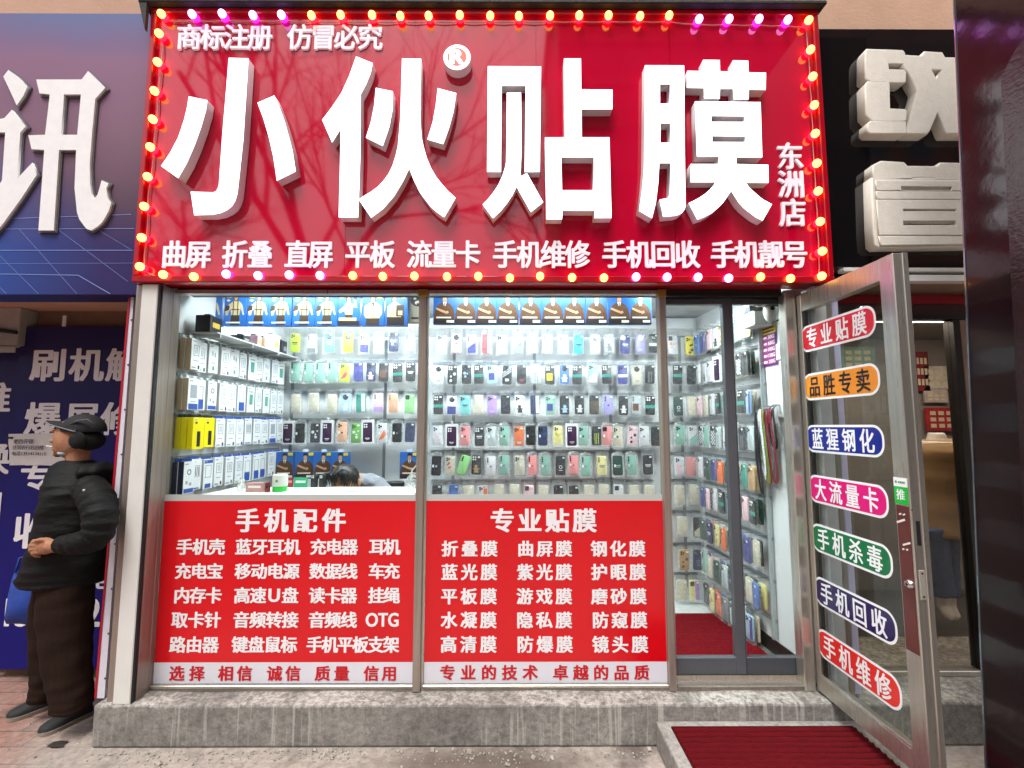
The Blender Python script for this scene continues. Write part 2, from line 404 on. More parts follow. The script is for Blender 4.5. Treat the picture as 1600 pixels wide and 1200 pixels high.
# grit and plaster crumbs along the foot of the step: nobody could count them
g = MB(); rg = random.Random(3)
for i in range(420):
    x = rg.uniform(-2.0, 0.68); y = -0.155 - abs(rg.gauss(0, 0.05)); s_ = rg.choice([0.002, 0.0025, 0.003, 0.004, 0.005, 0.009 if rg.random() < .25 else 0.004])
    if 0.1 < rg.random() < 0.2: x = -0.85 + rg.gauss(0, 0.08)
    g.box(x - s_, x + s_, y - s_, y + s_, 0.0005, s_ * 1.3, rot=Euler((rg.random(), rg.random(), rg.random() * 3)).to_matrix())
for i in range(60):
    x = rg.uniform(-2.9, -2.05); y = rg.uniform(-0.3, 0.4); s_ = rg.uniform(0.002, 0.006)
    g.box(x - s_, x + s_, y - s_, y + s_, 0.0005, s_, rot=Euler((0.2, rg.random(), rg.random() * 3)).to_matrix())
st = g.build('gravel', mat('plaster_crumbs', '#a39d94', 0.95, var=0.3, vscale=30)); st['kind'] = 'stuff'
tag(st, 'pale plaster grit scattered along the foot of the concrete step', 'grit')
lf = MB()
for (px, py, a, s_) in ((262, 1092 + 60, 0.3, 0.03), (80, 1162, 1.2, 0.035)):
    c_ = WZ(px if px < 200 else 90, 1160 if px < 200 else 1164, 0.004)
c_ = WZ(92, 1163, 0.004)
lf.poly([(c_.x + 0.045 * math.cos(k) * (0.6 + 0.4 * (k % 2)), c_.y + 0.03 * math.sin(k), 0.006 + 0.004 * math.sin(3 * k)) for k in [i * 0.7 for i in range(9)]])
tag(lf.build('dead_leaf', mat('wet_leaf', '#2c2622', 0.7)), 'crumpled dark dead leaf on the pavement before the shoes', 'leaf')

# ------------------------------------------------------------------ concrete step under the shop front and the low entrance step
PT = 0.20
pl = MB()
pl.box(-2.045, 3.2, -0.135, 0.62, 0.0, PT, bev=0.012, seg=2)
bmesh.ops.subdivide_edges(pl.bm, edges=[e for e in pl.bm.edges if e.calc_length() > 1], cuts=60)
for v in pl.bm.verts:
    if v.co.y < 0.1 and v.co.z > 0.1:
        v.co.z += 0.005 * math.sin(v.co.x * 9.1) * math.sin(v.co.x * 3.3 + 1); v.co.y += 0.006 * math.sin(v.co.x * 7.3 + 2) * math.sin(v.co.x * 2.1)
tag(pl.build('concrete_step', CONC), 'long weathered concrete step with lime drips under the shop front', 'step')
tag(MB().box(0.715, 1.70, -1.1, -0.137, 0.0, 0.125, bev=0.01, seg=2).build('concrete_step', CONC2), 'low concrete entrance step carrying the red ribbed mat', 'step')
RED_MAT = mat('red_ribbed_carpet', '#560b12', 0.95, spec=0.1, var=0.15, vscale=40, bump=0.4, bscale=250)
mm = MB()
def mat_sheet(mb, x0, x1, y0, y1, z, h, pitch, wob):
    n = int((y1 - y0) / pitch) * 6; m_ = 40; rg = random.Random(5)
    ring = []
    for i in range(n + 1):
        y = y0 + (y1 - y0) * i / n; r = []
        for j in range(m_ + 1):
            x = x0 + (x1 - x0) * j / m_
            yy = y + wob * math.sin(x * 23 + i * 0.13) * 0.5 + wob * math.sin(x * 61)
            r.append((x, yy, z + h * (0.5 + 0.5 * math.cos(2 * math.pi * (y - y0) / pitch))))
        ring.append(r)
    mb.loft(ring, cap=False, closed=False)
mat_sheet(mm, 0.775, 1.64, -1.09, -0.2, 0.127, 0.017, 0.036, 0.002)
mm.box(0.772, 1.643, -1.093, -0.197, 0.1245, 0.1335)
tag(mm.build('door_mat', RED_MAT, smooth=True), 'dark red ribbed mat lying on the low entrance step', 'mat')

# ------------------------------------------------------------------ the building shell
XL0, XL1, XR0, XR1, YB = -1.885, -1.845, 1.615, 1.545, 1.27
STUCCO = mat('peach_stucco', '#c79f86', 0.9, var=0.12, vscale=2, bump=0.25, bscale=50)
BROWN_WALL = mat('brown_render', '#7a6250', 0.9, var=0.25, vscale=3, bump=0.3, bscale=40)
b = thing('shop_building', 'peach rendered building whose ground floor holds the phone shop', 'building', (0, 0.5, 0))
u = MB(); u.box(-9, 9, 0.14, 0.6, 2.53, 11); u.box(-9, -2.0, 0.14, 0.6, 2.34, 2.53); u.box(1.72, 9, 0.14, 0.6, 2.34, 2.53)
u.build('upper_wall', STUCCO, b)
MB().box(-9, 9, 1.6, 1.8, 0, 2.34).box(-9, -3.0, 0.62, 1.6, 0, 2.34).build('rear_wall', BROWN_WALL, b)
q = MB(); q.box(-3.19, -2.05, 0.56, 0.7, 0, 2.34)
q.build('pier', BROWN_WALL, b)
MB().box(-2.05, 1.75, YB, YB + 0.1, 0, 2.6).build('back_wall', WALL_IN, b)
MB().prism([(XL0, 0.0, PT), (XL0 - 0.1, 0.0, PT), (XL1 - 0.1, YB - .002, PT), (XL1, YB - .002, PT)], (0, 0, 2.3)).build('side_wall', WALL_IN, b)
MB().prism([(XR0, 0.05, PT), (XR0 + 0.1, 0.05, PT), (XR1 + 0.1, YB - .002, PT), (XR1, YB - .002, PT)], (0, 0, 2.3)).build('side_wall', WALL_IN, b)
MB().box(-2.0, 1.72, 0.03, YB, 2.46, 2.52).build('ceiling', mat('ceiling_film', '#c9cccc', 0.35, bump=0.4, bscale=14, var=0.2, vscale=9), b)
MB().box(-1.9, 1.62, 0.63, YB, 0.12, PT - 0.004).build('floor', mat('white_floor_tile', '#cfd3d2', 0.3, var=0.15, vscale=12), b)
sk = MB(); sk.prism([(XR0 - 0.012, 0.14, PT), (XR0 - .002, 0.14, PT), (XR1 + 0.02, 0.95, PT), (XR1 + 0.008, 0.95, PT)], (0, 0, 0.085))
sk.build('skirting', mat('dark_skirting', '#1e1c1b', 0.35, var=0.5, vscale=12), b)
sk = MB(); sk.prism([(XL1, YB - 0.07, 2.36), (1.5, YB - 0.07, 2.36), (1.5, YB - .003, 2.3), (XL1, YB - .003, 2.3)], (0, 0, 0.08))
sk.build('cornice', WALL_IN, b)
m2 = MB(); mat_sheet(m2, 0.72, XR1 - 0.005, 0.18, 0.98, PT + 0.003, 0.006, 0.021, 0.0006)
m2.box(0.72, XR1 - .003, 0.178, 0.983, PT - 0.001, PT + 0.005)
tag(m2.build('door_mat', mat('red_floor_carpet', '#6a1018', 0.95, spec=0.1, var=0.3, vscale=50), smooth=True), 'red ribbed carpet on the floor inside the doorway', 'mat')

# ceiling light battens just inside the shop window
for k, (x0, x1, y0, es) in enumerate(((-1.7, -0.65, 0.17, 17), (-0.4, 0.65, 0.17, 17), (0.8, 1.42, 0.3, 60), (-1.7, -0.65, 0.66, 40), (-0.4, 0.65, 0.66, 40))):
    LAMP = mat('led_diffuser_%d' % es, '#ffffff', 0.5, emit='#f3fbff', estr=es)
    t = thing('ceiling_light', ['white ceiling light over the glass of the left display window', 'white ceiling light over the glass of the right display window', 'white ceiling light over the doorway carpet', 'white ceiling light behind the blue boxes of the left window', 'white ceiling light behind the blue boxes of the right window'][k], 'light', ((x0 + x1) / 2, y0 + 0.06, 2.46), 'shop ceiling lights')
    MB().box(x0, x1, y0, y0 + 0.12, 2.43, 2.459).build('housing', WHITE_PAINT, t)
    MB().box(x0 + .01, x1 - .01, y0 + .008, y0 + 0.112, 2.415, 2.4295, bev=0.004).build('diffuser', LAMP, t)

# ------------------------------------------------------------------ main red sign
SY = -0.13
sx0, sx1 = -1.997, 1.722
sz0, sz1 = W(750, 441, SY - .025).z, W(750, 13, SY - .025).z
SIGN_RED = mat('gloss_red_acrylic', '#bd0630', 0.045, spec=0.62, bump=0.012, bscale=1.6)
SIGN_EDGE = mat('red_sign_frame', '#a3041a', 0.22, spec=0.5)
LIT = mat('lit_letter_face', '#ffffff', 0.4, emit='#fbf6ff', estr=1.05)
LSIDE = mat('letter_side', '#e4dfe2', 0.4, spec=0.4)
SMALL_L = mat('white_letter_acrylic', '#efe6ef', 0.3, emit='#f7e8f2', estr=0.12)
sg = thing('shop_sign', 'big gloss red sign with huge lit white characters over the shop', 'sign', (0, SY, sz0))
p = MB()
cuts = [sx0 + 0.03, W(545, 200, SY).x, W(838, 200, SY).x, W(1050, 200, SY).x, sx1 - 0.03]
for a_, b_ in zip(cuts[:-1], cuts[1:]):
    p.box(a_ + 0.0008, b_ - 0.0008, SY, SY + 0.02, sz0 + 0.035, sz1 - 0.03)
p.build('panel', SIGN_RED, sg)
p = MB(); p.box(sx0 + .03, sx1 - .03, SY + 0.021, -0.0, sz0 + 0.01, sz1 - 0.01); p.build('box', SIGN_EDGE, sg)
p = MB()
p.box(sx0, sx1, SY - 0.025, SY + 0.03, sz0, sz0 + 0.035, bev=0.004); p.box(sx0, sx1, SY - 0.025, SY + 0.03, sz1 - 0.03, sz1, bev=0.004)
p.box(sx0, sx0 + 0.03, SY - 0.024, SY + 0.03, sz0 + .035, sz1 - .03, bev=0.004); p.box(sx1 - 0.03, sx1, SY - 0.024, SY + 0.03, sz0 + .035, sz1 - .03, bev=0.004)
p.build('frame', SIGN_EDGE, sg)
p = MB(); p.box(sx0 - 0.05, sx1 + 0.03, SY - 0.06, 0.13, sz1 + 0.002, sz1 + 0.028, bev=0.006)
p.prism([(sx0 - 0.05, SY - 0.055, sz1 + 0.02), (sx0 - 0.002, SY - 0.055, sz1 + 0.002), (sx0 - 0.002, SY - 0.055, sz1 - 0.16)], (0, 0.02, 0))
p.build('top_cover', mat('black_roof_felt', '#1d1a1b', 0.7, var=0.4, vscale=12, bump=0.3), sg)

BIG = {
 '小': (240, 80, 4.284, [[(235,302),(360,328),(350,400),(318,510),(275,630),(225,745),(165,850),(50,768),(110,680),(165,575),(205,455),(225,370)],
   [(503,44),(635,48),(618,330),(600,600),(570,880),(562,950),(548,1000),(525,1038),(490,1065),(445,1085),(390,1095),(272,1098),(248,940),(400,945),(420,935),(432,910),(437,890),(460,560),(482,300)],
   [(695,345),(808,296),(840,370),(875,465),(905,570),(930,665),(952,805),(825,868),(815,795),(800,700),(770,570),(735,450)]]),
 '伙': (490, 70, 4.137, [[(275,75),(382,118),(370,180),(340,255),(305,320),(303,700),(288,1115),(162,1115),(170,800),(175,545),(120,632),(55,485),(120,400),(180,310),(230,200)],
   [(402,278),(512,300),(510,420),(490,530),(447,655),(338,600),(370,500),(392,390)],
   [(572,88),(695,90),(692,300),(690,500),(700,610),(715,675),(735,740),(760,798),(790,850),(825,895),(860,935),(918,990),(845,1115),(800,1085),(760,1050),(690,960),(650,880),(618,800),(580,880),(520,980),(450,1060),(372,1118),(290,998),(370,950),(415,917),(450,880),(485,833),(510,780),(530,718),(545,650),(560,480)],
   [(802,280),(922,312),(905,430),(875,540),(838,642),(735,612),(770,500),(790,390)]]),
 '贴': (740, 70, 4.138, [[(92,138),(436,140),(428,822),(330,822),(337,265),(182,265),(177,822),(87,822)],
   [(215,308),(307,308),(310,680),(303,850),(345,830),(450,1018),(370,1082),(278,918),(252,970),(220,1020),(175,1075),(125,1122),(58,1032),(95,995),(130,950),(160,905),(185,850),(200,805),(210,760),(213,600)],
   [(585,88),(694,88),(696,288),(898,290),(897,417),(698,417),(700,598),(878,598),(892,1120),(780,1120),(782,1073),(575,1073),(572,1128),(470,1128),(462,598),(592,598)],
   [(567,728),(777,728),(778,940),(572,940)]]),
 '膜': (980, 70, 4.136, [[(115,132),(368,133),(372,700),(378,1040),(370,1065),(355,1085),(335,1098),(310,1105),(232,1112),(210,1000),(265,990),(272,975),(275,960),(280,765),(208,765),(200,900),(185,1020),(160,1122),(76,1073),(95,950),(108,800),(112,500)],
   [(212,255),(277,255),(275,380),(212,380)], [(215,508),(278,508),(280,633),(215,633)],
   [(490,97),(598,98),(600,170),(680,175),(683,100),(782,102),(785,178),(897,180),(895,292),(786,290),(785,352),(688,352),(683,285),(600,285),(598,348),(497,345),(495,280),(385,278),(388,168),(485,170)],
   [(438,365),(862,370),(873,727),(707,727),(706,770),(912,775),(914,892),(768,892),(792,925),(820,950),(850,977),(880,1000),(936,1030),(875,1137),(830,1115),(790,1085),(752,1055),(720,1020),(672,945),(620,1020),(585,1055),(550,1085),(502,1112),(452,1130),(398,1022),(435,1005),(470,985),(503,963),(530,940),(555,912),(572,888),(408,888),(410,770),(592,770),(592,722),(450,722)],
   [(545,460),(757,462),(757,498),(545,497)], [(550,590),(762,592),(762,628),(550,627)]]),
}
LFY = SY - 0.062
dots = MB()
for ch, (ox, oy, s_, polys) in BIG.items():
    o = outline(polys, lambda px, py: W(ox + px / s_, oy + py / s_, LFY) + Vector((0, 0.058, 0)), 0.058, 'letter', [LIT, LSIDE], sg)
    part_label(o, 'huge lit white block character')
    # short mounting pins between letter and panel
rg_ = thing  # (alias kept local)
c0 = W(490 + 927 / 4.137, 70 + 80 / 4.137, LFY)
r0 = 92 / 4.137 / FPX * (c0.y - CAM.y) * 1.04
o = MB().lathe((c0.x, SY - 0.002, c0.z), [(r0, -0.0), (r0, -0.058), (r0 * 0.97, -0.0595)], 40, axis='Y').build('registered_mark', [LSIDE], sg, angle=40)
MB().lathe((c0.x, SY - 0.0605, c0.z), [(r0 * 0.97, 0.0006), (r0 * 0.97, -0.001), (0.001, -0.001)], 40, axis='Y').build('face', [LIT], o, angle=40)
part_label(o, 'round lit registered trade mark')
MB().lathe((c0.x, SY - 0.0635, c0.z), [(r0 * 0.7, 0.001), (r0 * 0.7, -0.0005), (0.001, -0.0005)], 40, axis='Y').build('red_disc', mat('lit_red_disc', '#d8412f', 0.4, emit='#e5533f', estr=0.75), o)
k = MB(); put(k, 'R', lambda u, v, d: Vector((c0.x + (u - 0.5) * r0 * 0.86, SY - 0.0655 - d, c0.z + (v - 0.5) * r0 * 1.05)), 0.05, fit=True); k.build('lettering', LIT, o)
k = MB()
row(k, '商标注册', 278.6, 426.5, 41, 79, SY, 0.016, 0.012, 0.0); k.build('lettering', SMALL_L, sg); k = MB(); row(k, '仿冒必究', 451, 598, 41, 79, SY, 0.016, 0.012, 0.0)
k.build('lettering', SMALL_L, sg)
k = MB()
for s_, a_, b_ in (('曲屏', 254.8, 330), ('折叠', 349.5, 426), ('直屏', 447, 520.5), ('平板', 541, 616.6), ('流量卡', 637, 750), ('手机维修', 771, 920.5), ('手机回收', 941.5, 1092), ('手机靓号', 1111, 1260)):
    k = MB(); row(k, s_, a_, b_, 377, 418.5, SY, 0.024, 0.008, 0.0, cw=37); k.build('lettering', SMALL_L, sg)
for s_, yt, yb in (('东', 225, 265), ('洲', 268, 309), ('店', 312, 354)): k = MB(); row(k, s_, 1213 + (yt - 225) * 0.05, 1253 + (yt - 225) * 0.05, yt, yb, SY, 0.016, 0.012, 0.0); k.build('lettering', SMALL_L, sg)

# ------------------------------------------------------------------ string of coloured bulbs round the sign's edge
YEL, RED_G = mat('amber_bulb', '#ffb43a', 0.3, emit='#ffc052', estr=3.2), mat('red_bulb_base', '#ff3018', 0.3, emit='#ff1430', estr=2.6)
VIO, VIO_G = mat('violet_bulb', '#f0b8ff', 0.3, emit='#e7a2ff', estr=4.0), mat('magenta_bulb_base', '#d018d8', 0.3, emit='#d21be0', estr=2.0)
top = [(253.7, 23, 0), (301.6, 23, 1), (347.6, 23, 1), (394.7, 23, 1), (440.7, 23, 1)] + [(x, 24.5, 0) for x in (487.5, 533.5, 580.2, 624.7, 670.7, 718, 765, 812, 859, 906, 952, 999, 1046)] + [(1092, 29, 1), (1138, 29, 1), (1186, 30, 1), (1231, 31, 1), (1264, 33, 0)]
right = [(1267.5, 77, 0), (1269.4, 121, 0), (1272, 165, 0), (1274, 209, 0), (1277, 254, 0), (1279, 299, 0), (1282, 346, 0), (1284, 393, 0)]
bottom = [(1283.6, 432, 0), (1236, 434, 0), (1189, 434, 0), (1138, 434, 1), (1091, 434, 1), (1042.4, 434, 1), (993.3, 434, 1), (942.3, 433, 0), (892.5, 433, 0), (844.5, 433, 0), (795.9, 433, 0), (746, 432, 0), (697.5, 432, 0), (648.5, 432, 0), (599.4, 432, 0), (550, 431, 0), (501.6, 431, 1), (453, 431, 1), (404, 430, 1), (355, 429, 1), (303.5, 431, 0), (256.7, 430, 0)]
left = [(220, 418, 0), (223, 371, 0), (225.7, 324, 0), (229.5, 277, 0), (235, 231, 0), (239.5, 186, 0), (242, 141, 0), (246.8, 98, 0), (249, 54, 0)]
ls = thing('string_light', 'string of small amber and violet bulbs wired round the red sign', 'string lights', (0, SY, sz1))
pts = []
bulb_mesh = {}
def bulb_me(v):
    k = MB(); k.ell((0, -0.034, 0), 0.0205, 0.021, 0.0215, u=14, v=9); return k.mesh('bulb', [(YEL, VIO)[v]], smooth=True)
def base_me(v):
    k = MB(); k.lathe((0, 0, 0), [(0.02, 0.0), (0.0225, -0.008), (0.021, -0.02), (0.015, -0.028)], 14, axis='Y'); return k.mesh('bulb_base', [(RED_G, VIO_G)[v]], smooth=True)
BM, BB = [bulb_me(0), bulb_me(1)], [base_me(0), base_me(1)]
rb = random.Random(4)
for (x, y, v) in top + right + bottom + left:
    w = W(x, y, SY - 0.035); w.y = SY - 0.003
    if not (x < 255 and y > 40) and False: pass
    o = bpy.data.objects.new('bulb', BM[v]); COL.objects.link(o); o.parent = ls
    o.location = w - ls.location; o.rotation_euler = (rb.uniform(-.15, .15), 0, rb.uniform(-.15, .15))
    part_label(o, 'violet bulb' if v else 'amber bulb')
    c_ = bpy.data.objects.new('bulb_base', BB[v]); COL.objects.link(c_); c_.parent = o
    pts.append(w)
path = []
for i, w in enumerate(pts):
    path.append(w + Vector((0, -0.006, -0.012)))
    if i + 1 < len(pts):
        n_ = pts[i + 1]; mid = (w + n_) / 2
        path.append(mid + Vector((rb.uniform(-.004, .004), -0.008, -0.012 - (0.006 if abs(w.z - n_.z) < 0.05 else 0))))
MB().tube(path, 0.0028, 6).build('wire', mat('red_lit_wire', '#d98a80', 0.5), ls, smooth=True)
MB().box(*sum([[W(617, 25, SY).x - .02, W(617, 25, SY).x + .03]], []), SY - 0.02, SY - 0.004, W(617, 25, SY).z - .008, W(617, 25, SY).z + .006, bev=0.003).build('tape_joint', BLACK, ls)

# ------------------------------------------------------------------ shop front: posts, panes and the two vinyl panels
sf = thing('storefront', 'steel framed shop front with two windows above red vinyl panels', 'shop front', (0, 0, PT))
VTOP = 2.30
xw0 = W(246.5, 455, -0.13).x; xw1 = W(221, 455, -0.13).x
xw0, xw1 = (xw0 + W(202.5, 1095, -0.13).x) / 2, (xw1 + W(175.5, 1095, -0.13).x) / 2
MB().box(xw1, xw0, -0.13, 0.0, PT, VTOP + 0.02, bev=0.004).build('white_post', WHITE_PAINT, sf)
MB().box(xw1 - 0.045, xw1 - 0.001, -0.11, 0.02, PT - .03, VTOP + 0.02, bev=0.003).build('post', STEEL_DARK, sf)
MB().box(xw0 + .001, xw0 + 0.010, -0.126, -0.108, PT, VTOP + 0.02).build('seal', BLACK, sf)
xa = xw0 + 0.014
gx0 = W(262, 783, 0.0).x   # left edge of the first pane
gx0 = xw0 + 0.014
k = MB(); k.box(xw0 + .001, xw0 + .012, -0.107, -0.03, PT, VTOP + .02); k.box(xw0 + .001, gx0 - .001, -0.03, 0.03, PT, VTOP + .02, bev=0.002)
k.build('post', STEEL_DARK, sf)
pm0, pm1 = W(652, 780, 0).x, W(663.5, 780, 0).x
pr0, pr1 = W(1036.5, 780, 0).x, W(1046, 780, 0).x
for a_, b_ in ((pm0, pm1), (pr0, pr1)):
    k = MB(); k.box(a_ - 0.004, b_ - 0.002, -0.03, 0.03, PT, VTOP + .02, bev=0.003); k.box(b_ - 0.004, b_ + 0.008, -0.012, 0.02, PT, VTOP + .02, mi=1)
    k.box(a_ - .008, b_ + .004, -0.034, 0.01, VTOP - 0.02, VTOP + .02, mi=2)
    k.build('post', [STEEL_DARK, STEEL, mat('brass_bracket', '#c9b25a', 0.3, 0.8)], sf)
k = MB()
for a_, b_ in ((gx0, pm0 - .004), (pm1 + .008, pr0 - .004)):
    k.box(a_, b_, -0.02, 0.025, VTOP + 0.0, VTOP + 0.02)
k.build('head_rail', STEEL, sf)
zs = W(650, 1067, 0).z
k = MB()
for a_, b_ in ((gx0, pm0 - .004), (pm1 + .008, pr0 - .004)):
    k.box(a_, b_, -0.022, 0.03, zs - 0.018, zs - 0.002, bev=0.003); k.box(a_, b_, -0.016, 0.03, PT, zs - 0.018, mi=1)
k.build('sill', [STEEL, STEEL_DARK], sf)
for a_, b_ in ((gx0, pm0 - .004), (pm1 + .008, pr0 - .004)):
    MB().box(a_, b_, 0.0, 0.006, zs - 0.002, VTOP).build('pane', GLASS, sf)
VIN_R = mat('red_vinyl', '#d20b18', 0.2, spec=0.5, var=0.06, vscale=1.6, bump=0.05, bscale=5, rvar=0.08); VIN_W = mat('white_vinyl', '#d9d8e0', 0.35)
TXT_W, TXT_R = mat('white_cut_vinyl', '#eee9ec', 0.4), mat('red_cut_vinyl', '#c40a1e', 0.4)
STRIP = mat('frosted_strip', '#b9bfbb', 0.4)
zt, zw = W(650, 782.5, 0).z, W(650, 1034, 0).z
L = lambda x: 230 + x / 3.53
L2 = lambda x: 640 + x / 3.53
T = lambda y: 770 + y / 3.53
rowsL = [(255, 340, (('手机壳', 165, 428), ('蓝牙耳机', 490, 842), ('充电器', 902, 1160), ('耳机', 1227, 1393))),
         (390, 473, (('充电宝', 157, 417), ('移动电源', 487, 838), ('数据线', 898, 1158), ('车充', 1224, 1391))),
         (522, 608, (('内存卡', 150, 410), ('高速U盘', 482, 832), ('读卡器', 895, 1155), ('挂绳', 1222, 1391))),
         (657, 743, (('取卡针', 138, 405), ('音频转接', 478, 832), ('音频线', 893, 1155), ('OTG', 1208, 1385))),
         (793, 880, (('路由器', 127, 393), ('键盘鼠标', 470, 825), ('手机平板支架', 882, 1388)))]
rowsR = [(265, 350, (('折叠膜', 180, 482), ('曲屏膜', 598, 893), ('钢化膜', 1002, 1297))), (393, 480, (('蓝光膜', 178, 480), ('紫光膜', 595, 893), ('护眼膜', 1004, 1300))),
         (527, 613, (('平板膜', 176, 478), ('游戏膜', 593, 893), ('磨砂膜', 1004, 1303))), (657, 745, (('水凝膜', 175, 477), ('隐私膜', 593, 893), ('防窥膜', 1010, 1307))),
         (790, 880, (('高清膜', 173, 477), ('防爆膜', 595, 897), ('镜头膜', 1010, 1312)))]
for (a_, b_, LL, rows, title, foot, lab) in (
        (gx0, pm0 - .004, L, rowsL, ('手机配件', 493, 1093), (('选择', 125, 315), ('相信', 395, 578), ('诚信', 663, 845), ('质量', 928, 1113), ('信用', 1197, 1376)), 'red panel listing phone accessories'),
        (pm1 + .008, pr0 - .004, L2, rowsR, ('专业贴膜', 450, 1027), (('专业的技术', 170, 705), ('卓越的品质', 792, 1320)), 'red panel listing screen films')):
    k = MB(); k.box(a_ + .002, b_ - .002, -0.0025, -0.0005, zw, zt, 0); k.box(a_ + .002, b_ - .002, -0.0025, -0.0005, zs, zw - .0005, 1); k.box(a_ + .002, b_ - .002, -0.002, -0.0005, zt + .0005, zt + 0.034, 2)
    vp = part_label(k.build('vinyl_panel', [VIN_R, VIN_W, STRIP], sf), lab)
    k = MB(); row(k, title[0], LL(title[1]), LL(title[2]), T(88), T(215), -0.0025, 0.034, cw=35); k.build('lettering', TXT_W, vp)
    for yt, yb, items in rows:
        for s_, x0, x1 in items:
            k = MB()
            if s_ == 'OTG': put(k, s_, fpx(LL(x0), LL(x1), T(yt + 6), T(yb - 6), -0.0025), 0.03, fit=True)
            else: row(k, s_, LL(x0), LL(x1), T(yt), T(yb), -0.0025, 0.034, cw=24 if len(s_) < 6 else 23.5)
            k.build('lettering', TXT_W, vp)
    for s_, x0, x1 in foot: k = MB(); row(k, s_, LL(x0), LL(x1), T(955 if LL is L else 950), T(1035 if LL is L else 1030), -0.0025, 0.032, cw=22.5); k.build('lettering', TXT_R, vp)

zdt = W(1100, 467, 0.06).z
# right jamb of the doorway, threshold and header
JX0, JX1 = 1.5245, 1.583
k = MB(); k.box(JX0, JX1, -0.03, 0.04, PT, VTOP + .02, mi=0, bev=0.003)
k.build('jamb', [STEEL, BLACK], sf)
k = MB(); k.box(pr1 + .008, JX0, -0.02, 0.13, PT, PT + 0.024, mi=0); k.box(pr1 + .008, 1.58, 0.041, 0.13, PT + 0.024, PT + 0.045, mi=1); k.box(pr1 + .008, JX0, -.03, 0.0, PT + .024, PT + .03, mi=2)
k.build('threshold', [STEEL_DARK, STEEL, STEEL], sf)
MB().box(pr1 + .008, 1.6, 0.041, 0.16, zdt, VTOP + 0.02).box(pr1 + .008, JX0, 0.0, 0.04, VTOP - .005, VTOP + .02).box(gx0, JX0, 0.0, 0.14, VTOP + .021, 2.54).build('header', mat('dark_header', '#14110f', 0.5), sf)

# ------------------------------------------------------------------ grey inner doors
xm0, xm1 = W(1137, 740, 0.06).x, W(1152, 740, 0.06).x
zd0, zd1, zr = PT + 0.048, zdt - 0.004, W(1100, 1026, 0.06).z
for i, (a_, b_, wl, wr) in enumerate(((pr1 + .012, xm1 - .001, 0.012, xm1 - xm0 - .003), (xm1 + .001, 1.578, 0.004, 0.028))):
    t = thing('glass_door', ('grey framed glass inner door beside the red film panel', 'grey framed glass inner door next to the steel jamb')[i], 'door', ((a_ + b_) / 2, 0.07, zd0), 'grey inner doors')
    k = MB(); k.box(a_, a_ + wl, 0.045, 0.085, zd0, zd1, bev=0.002); k.box(b_ - wr, b_, 0.045, 0.085, zd0, zd1, bev=0.002)
    k.box(a_ + wl, b_ - wr, 0.047, 0.083, zd0, zr, bev=0.002); k.box(a_ + wl, b_ - wr, 0.047, 0.083, zd1 - 0.03, zd1, bev=0.002)
    k.build('frame', GREY_ALU if i == 0 else mat('grey_aluminium_dark', '#50535a', 0.4, 0.35), t)
    MB().box(a_ + wl, b_ - wr, 0.062, 0.068, zr, zd1 - 0.03).build('pane', GLASS, t)

# ------------------------------------------------------------------ the open steel door
DX = 1.585
dt = thing('steel_door', 'open stainless steel and glass door with seven coloured stickers', 'door', (DX, -0.05, PT + 0.09))
y_h, y_f = -0.034, WX(1394, 395, DX).y
z_t = WX(1394, 395, DX).z; z_b = PT + 0.012
yi_h, yi_f = -0.07, WX(1374, 440, DX).y
zi_t = (WX(1251, 487, DX).z + WX(1374, 439, DX).z) / 2; zi_b = (WX(1272, 1049, DX).z + WX(1421, 1168, DX).z) / 2
TH = 0.05
fr = MB()
fr.box(DX, DX + TH, y_h, yi_h, z_b, z_t, bev=0.003); fr.box(DX, DX + TH, y_f, yi_f, z_b, z_t, bev=0.003)
fr.box(DX + .001, DX + TH - .001, yi_h, yi_f, zi_t, z_t - .001, bev=0.002); fr.box(DX + .001, DX + TH - .001, yi_h, yi_f, z_b + .001, zi_b, bev=0.002)
# glazing beads, rebate lip on the free edge and its slots
fr.box(DX + .001, DX + .0055, yi_h, yi_f, zi_b, zi_b + 0.012, mi=1); fr.box(DX + .013, DX + .03, yi_h - .012, yi_h, zi_b, zi_t, mi=2)
fr.box(DX + TH - .012, DX + TH + .012, y_f - .004, y_f + .02, z_b, z_t, mi=0, bev=0.002)
fr.build('door_frame', [STEEL, mat('bright_bead', '#d8d8d4', 0.2, 0.8), BLACK], dt)
MB().box(DX + .006, DX + .012, yi_f, yi_h, zi_b, zi_t).build('pane', GLASS, dt)
def door_pt(y, z, d=0.0): return Vector((DX + 0.0055 - d, y, z))
STK = [('专业贴膜', '#d4162a', '#f5f1f2', 1256.4, 529, 1375, 502, 'red'), ('品胜专卖', '#e8932e', '#1c120c', 1260, 605, 1380.8, 592, 'orange'), ('蓝猩钢化', '#12278a', '#f0f0f6', 1264, 683, 1387.6, 692, 'blue'),
       ('大流量卡', '#dd0f78', '#f7eef3', 1267.4, 760, 1393.9, 788, 'magenta'), ('手机杀毒', '#04703f', '#eef5f0', 1271, 839.4, 1399, 877, 'green'), ('手机回收', '#24104f', '#f1eff6', 1276, 920, 1406.7, 984, 'violet'), ('手机维修', '#e02a22', '#f7efee', 1280, 1005, 1412, 1080, 'bright red')]
ys0 = WX(1264, 683, DX + .02).y; ys1 = WX(1387.6, 692, DX + .02).y
zc = [(WX(s_[3], s_[4], DX + .02).z + WX(s_[5], s_[6], DX + .02).z) / 2 for s_ in STK]
STK_W = mat('sticker_rim', '#f2f2f2', 0.3)
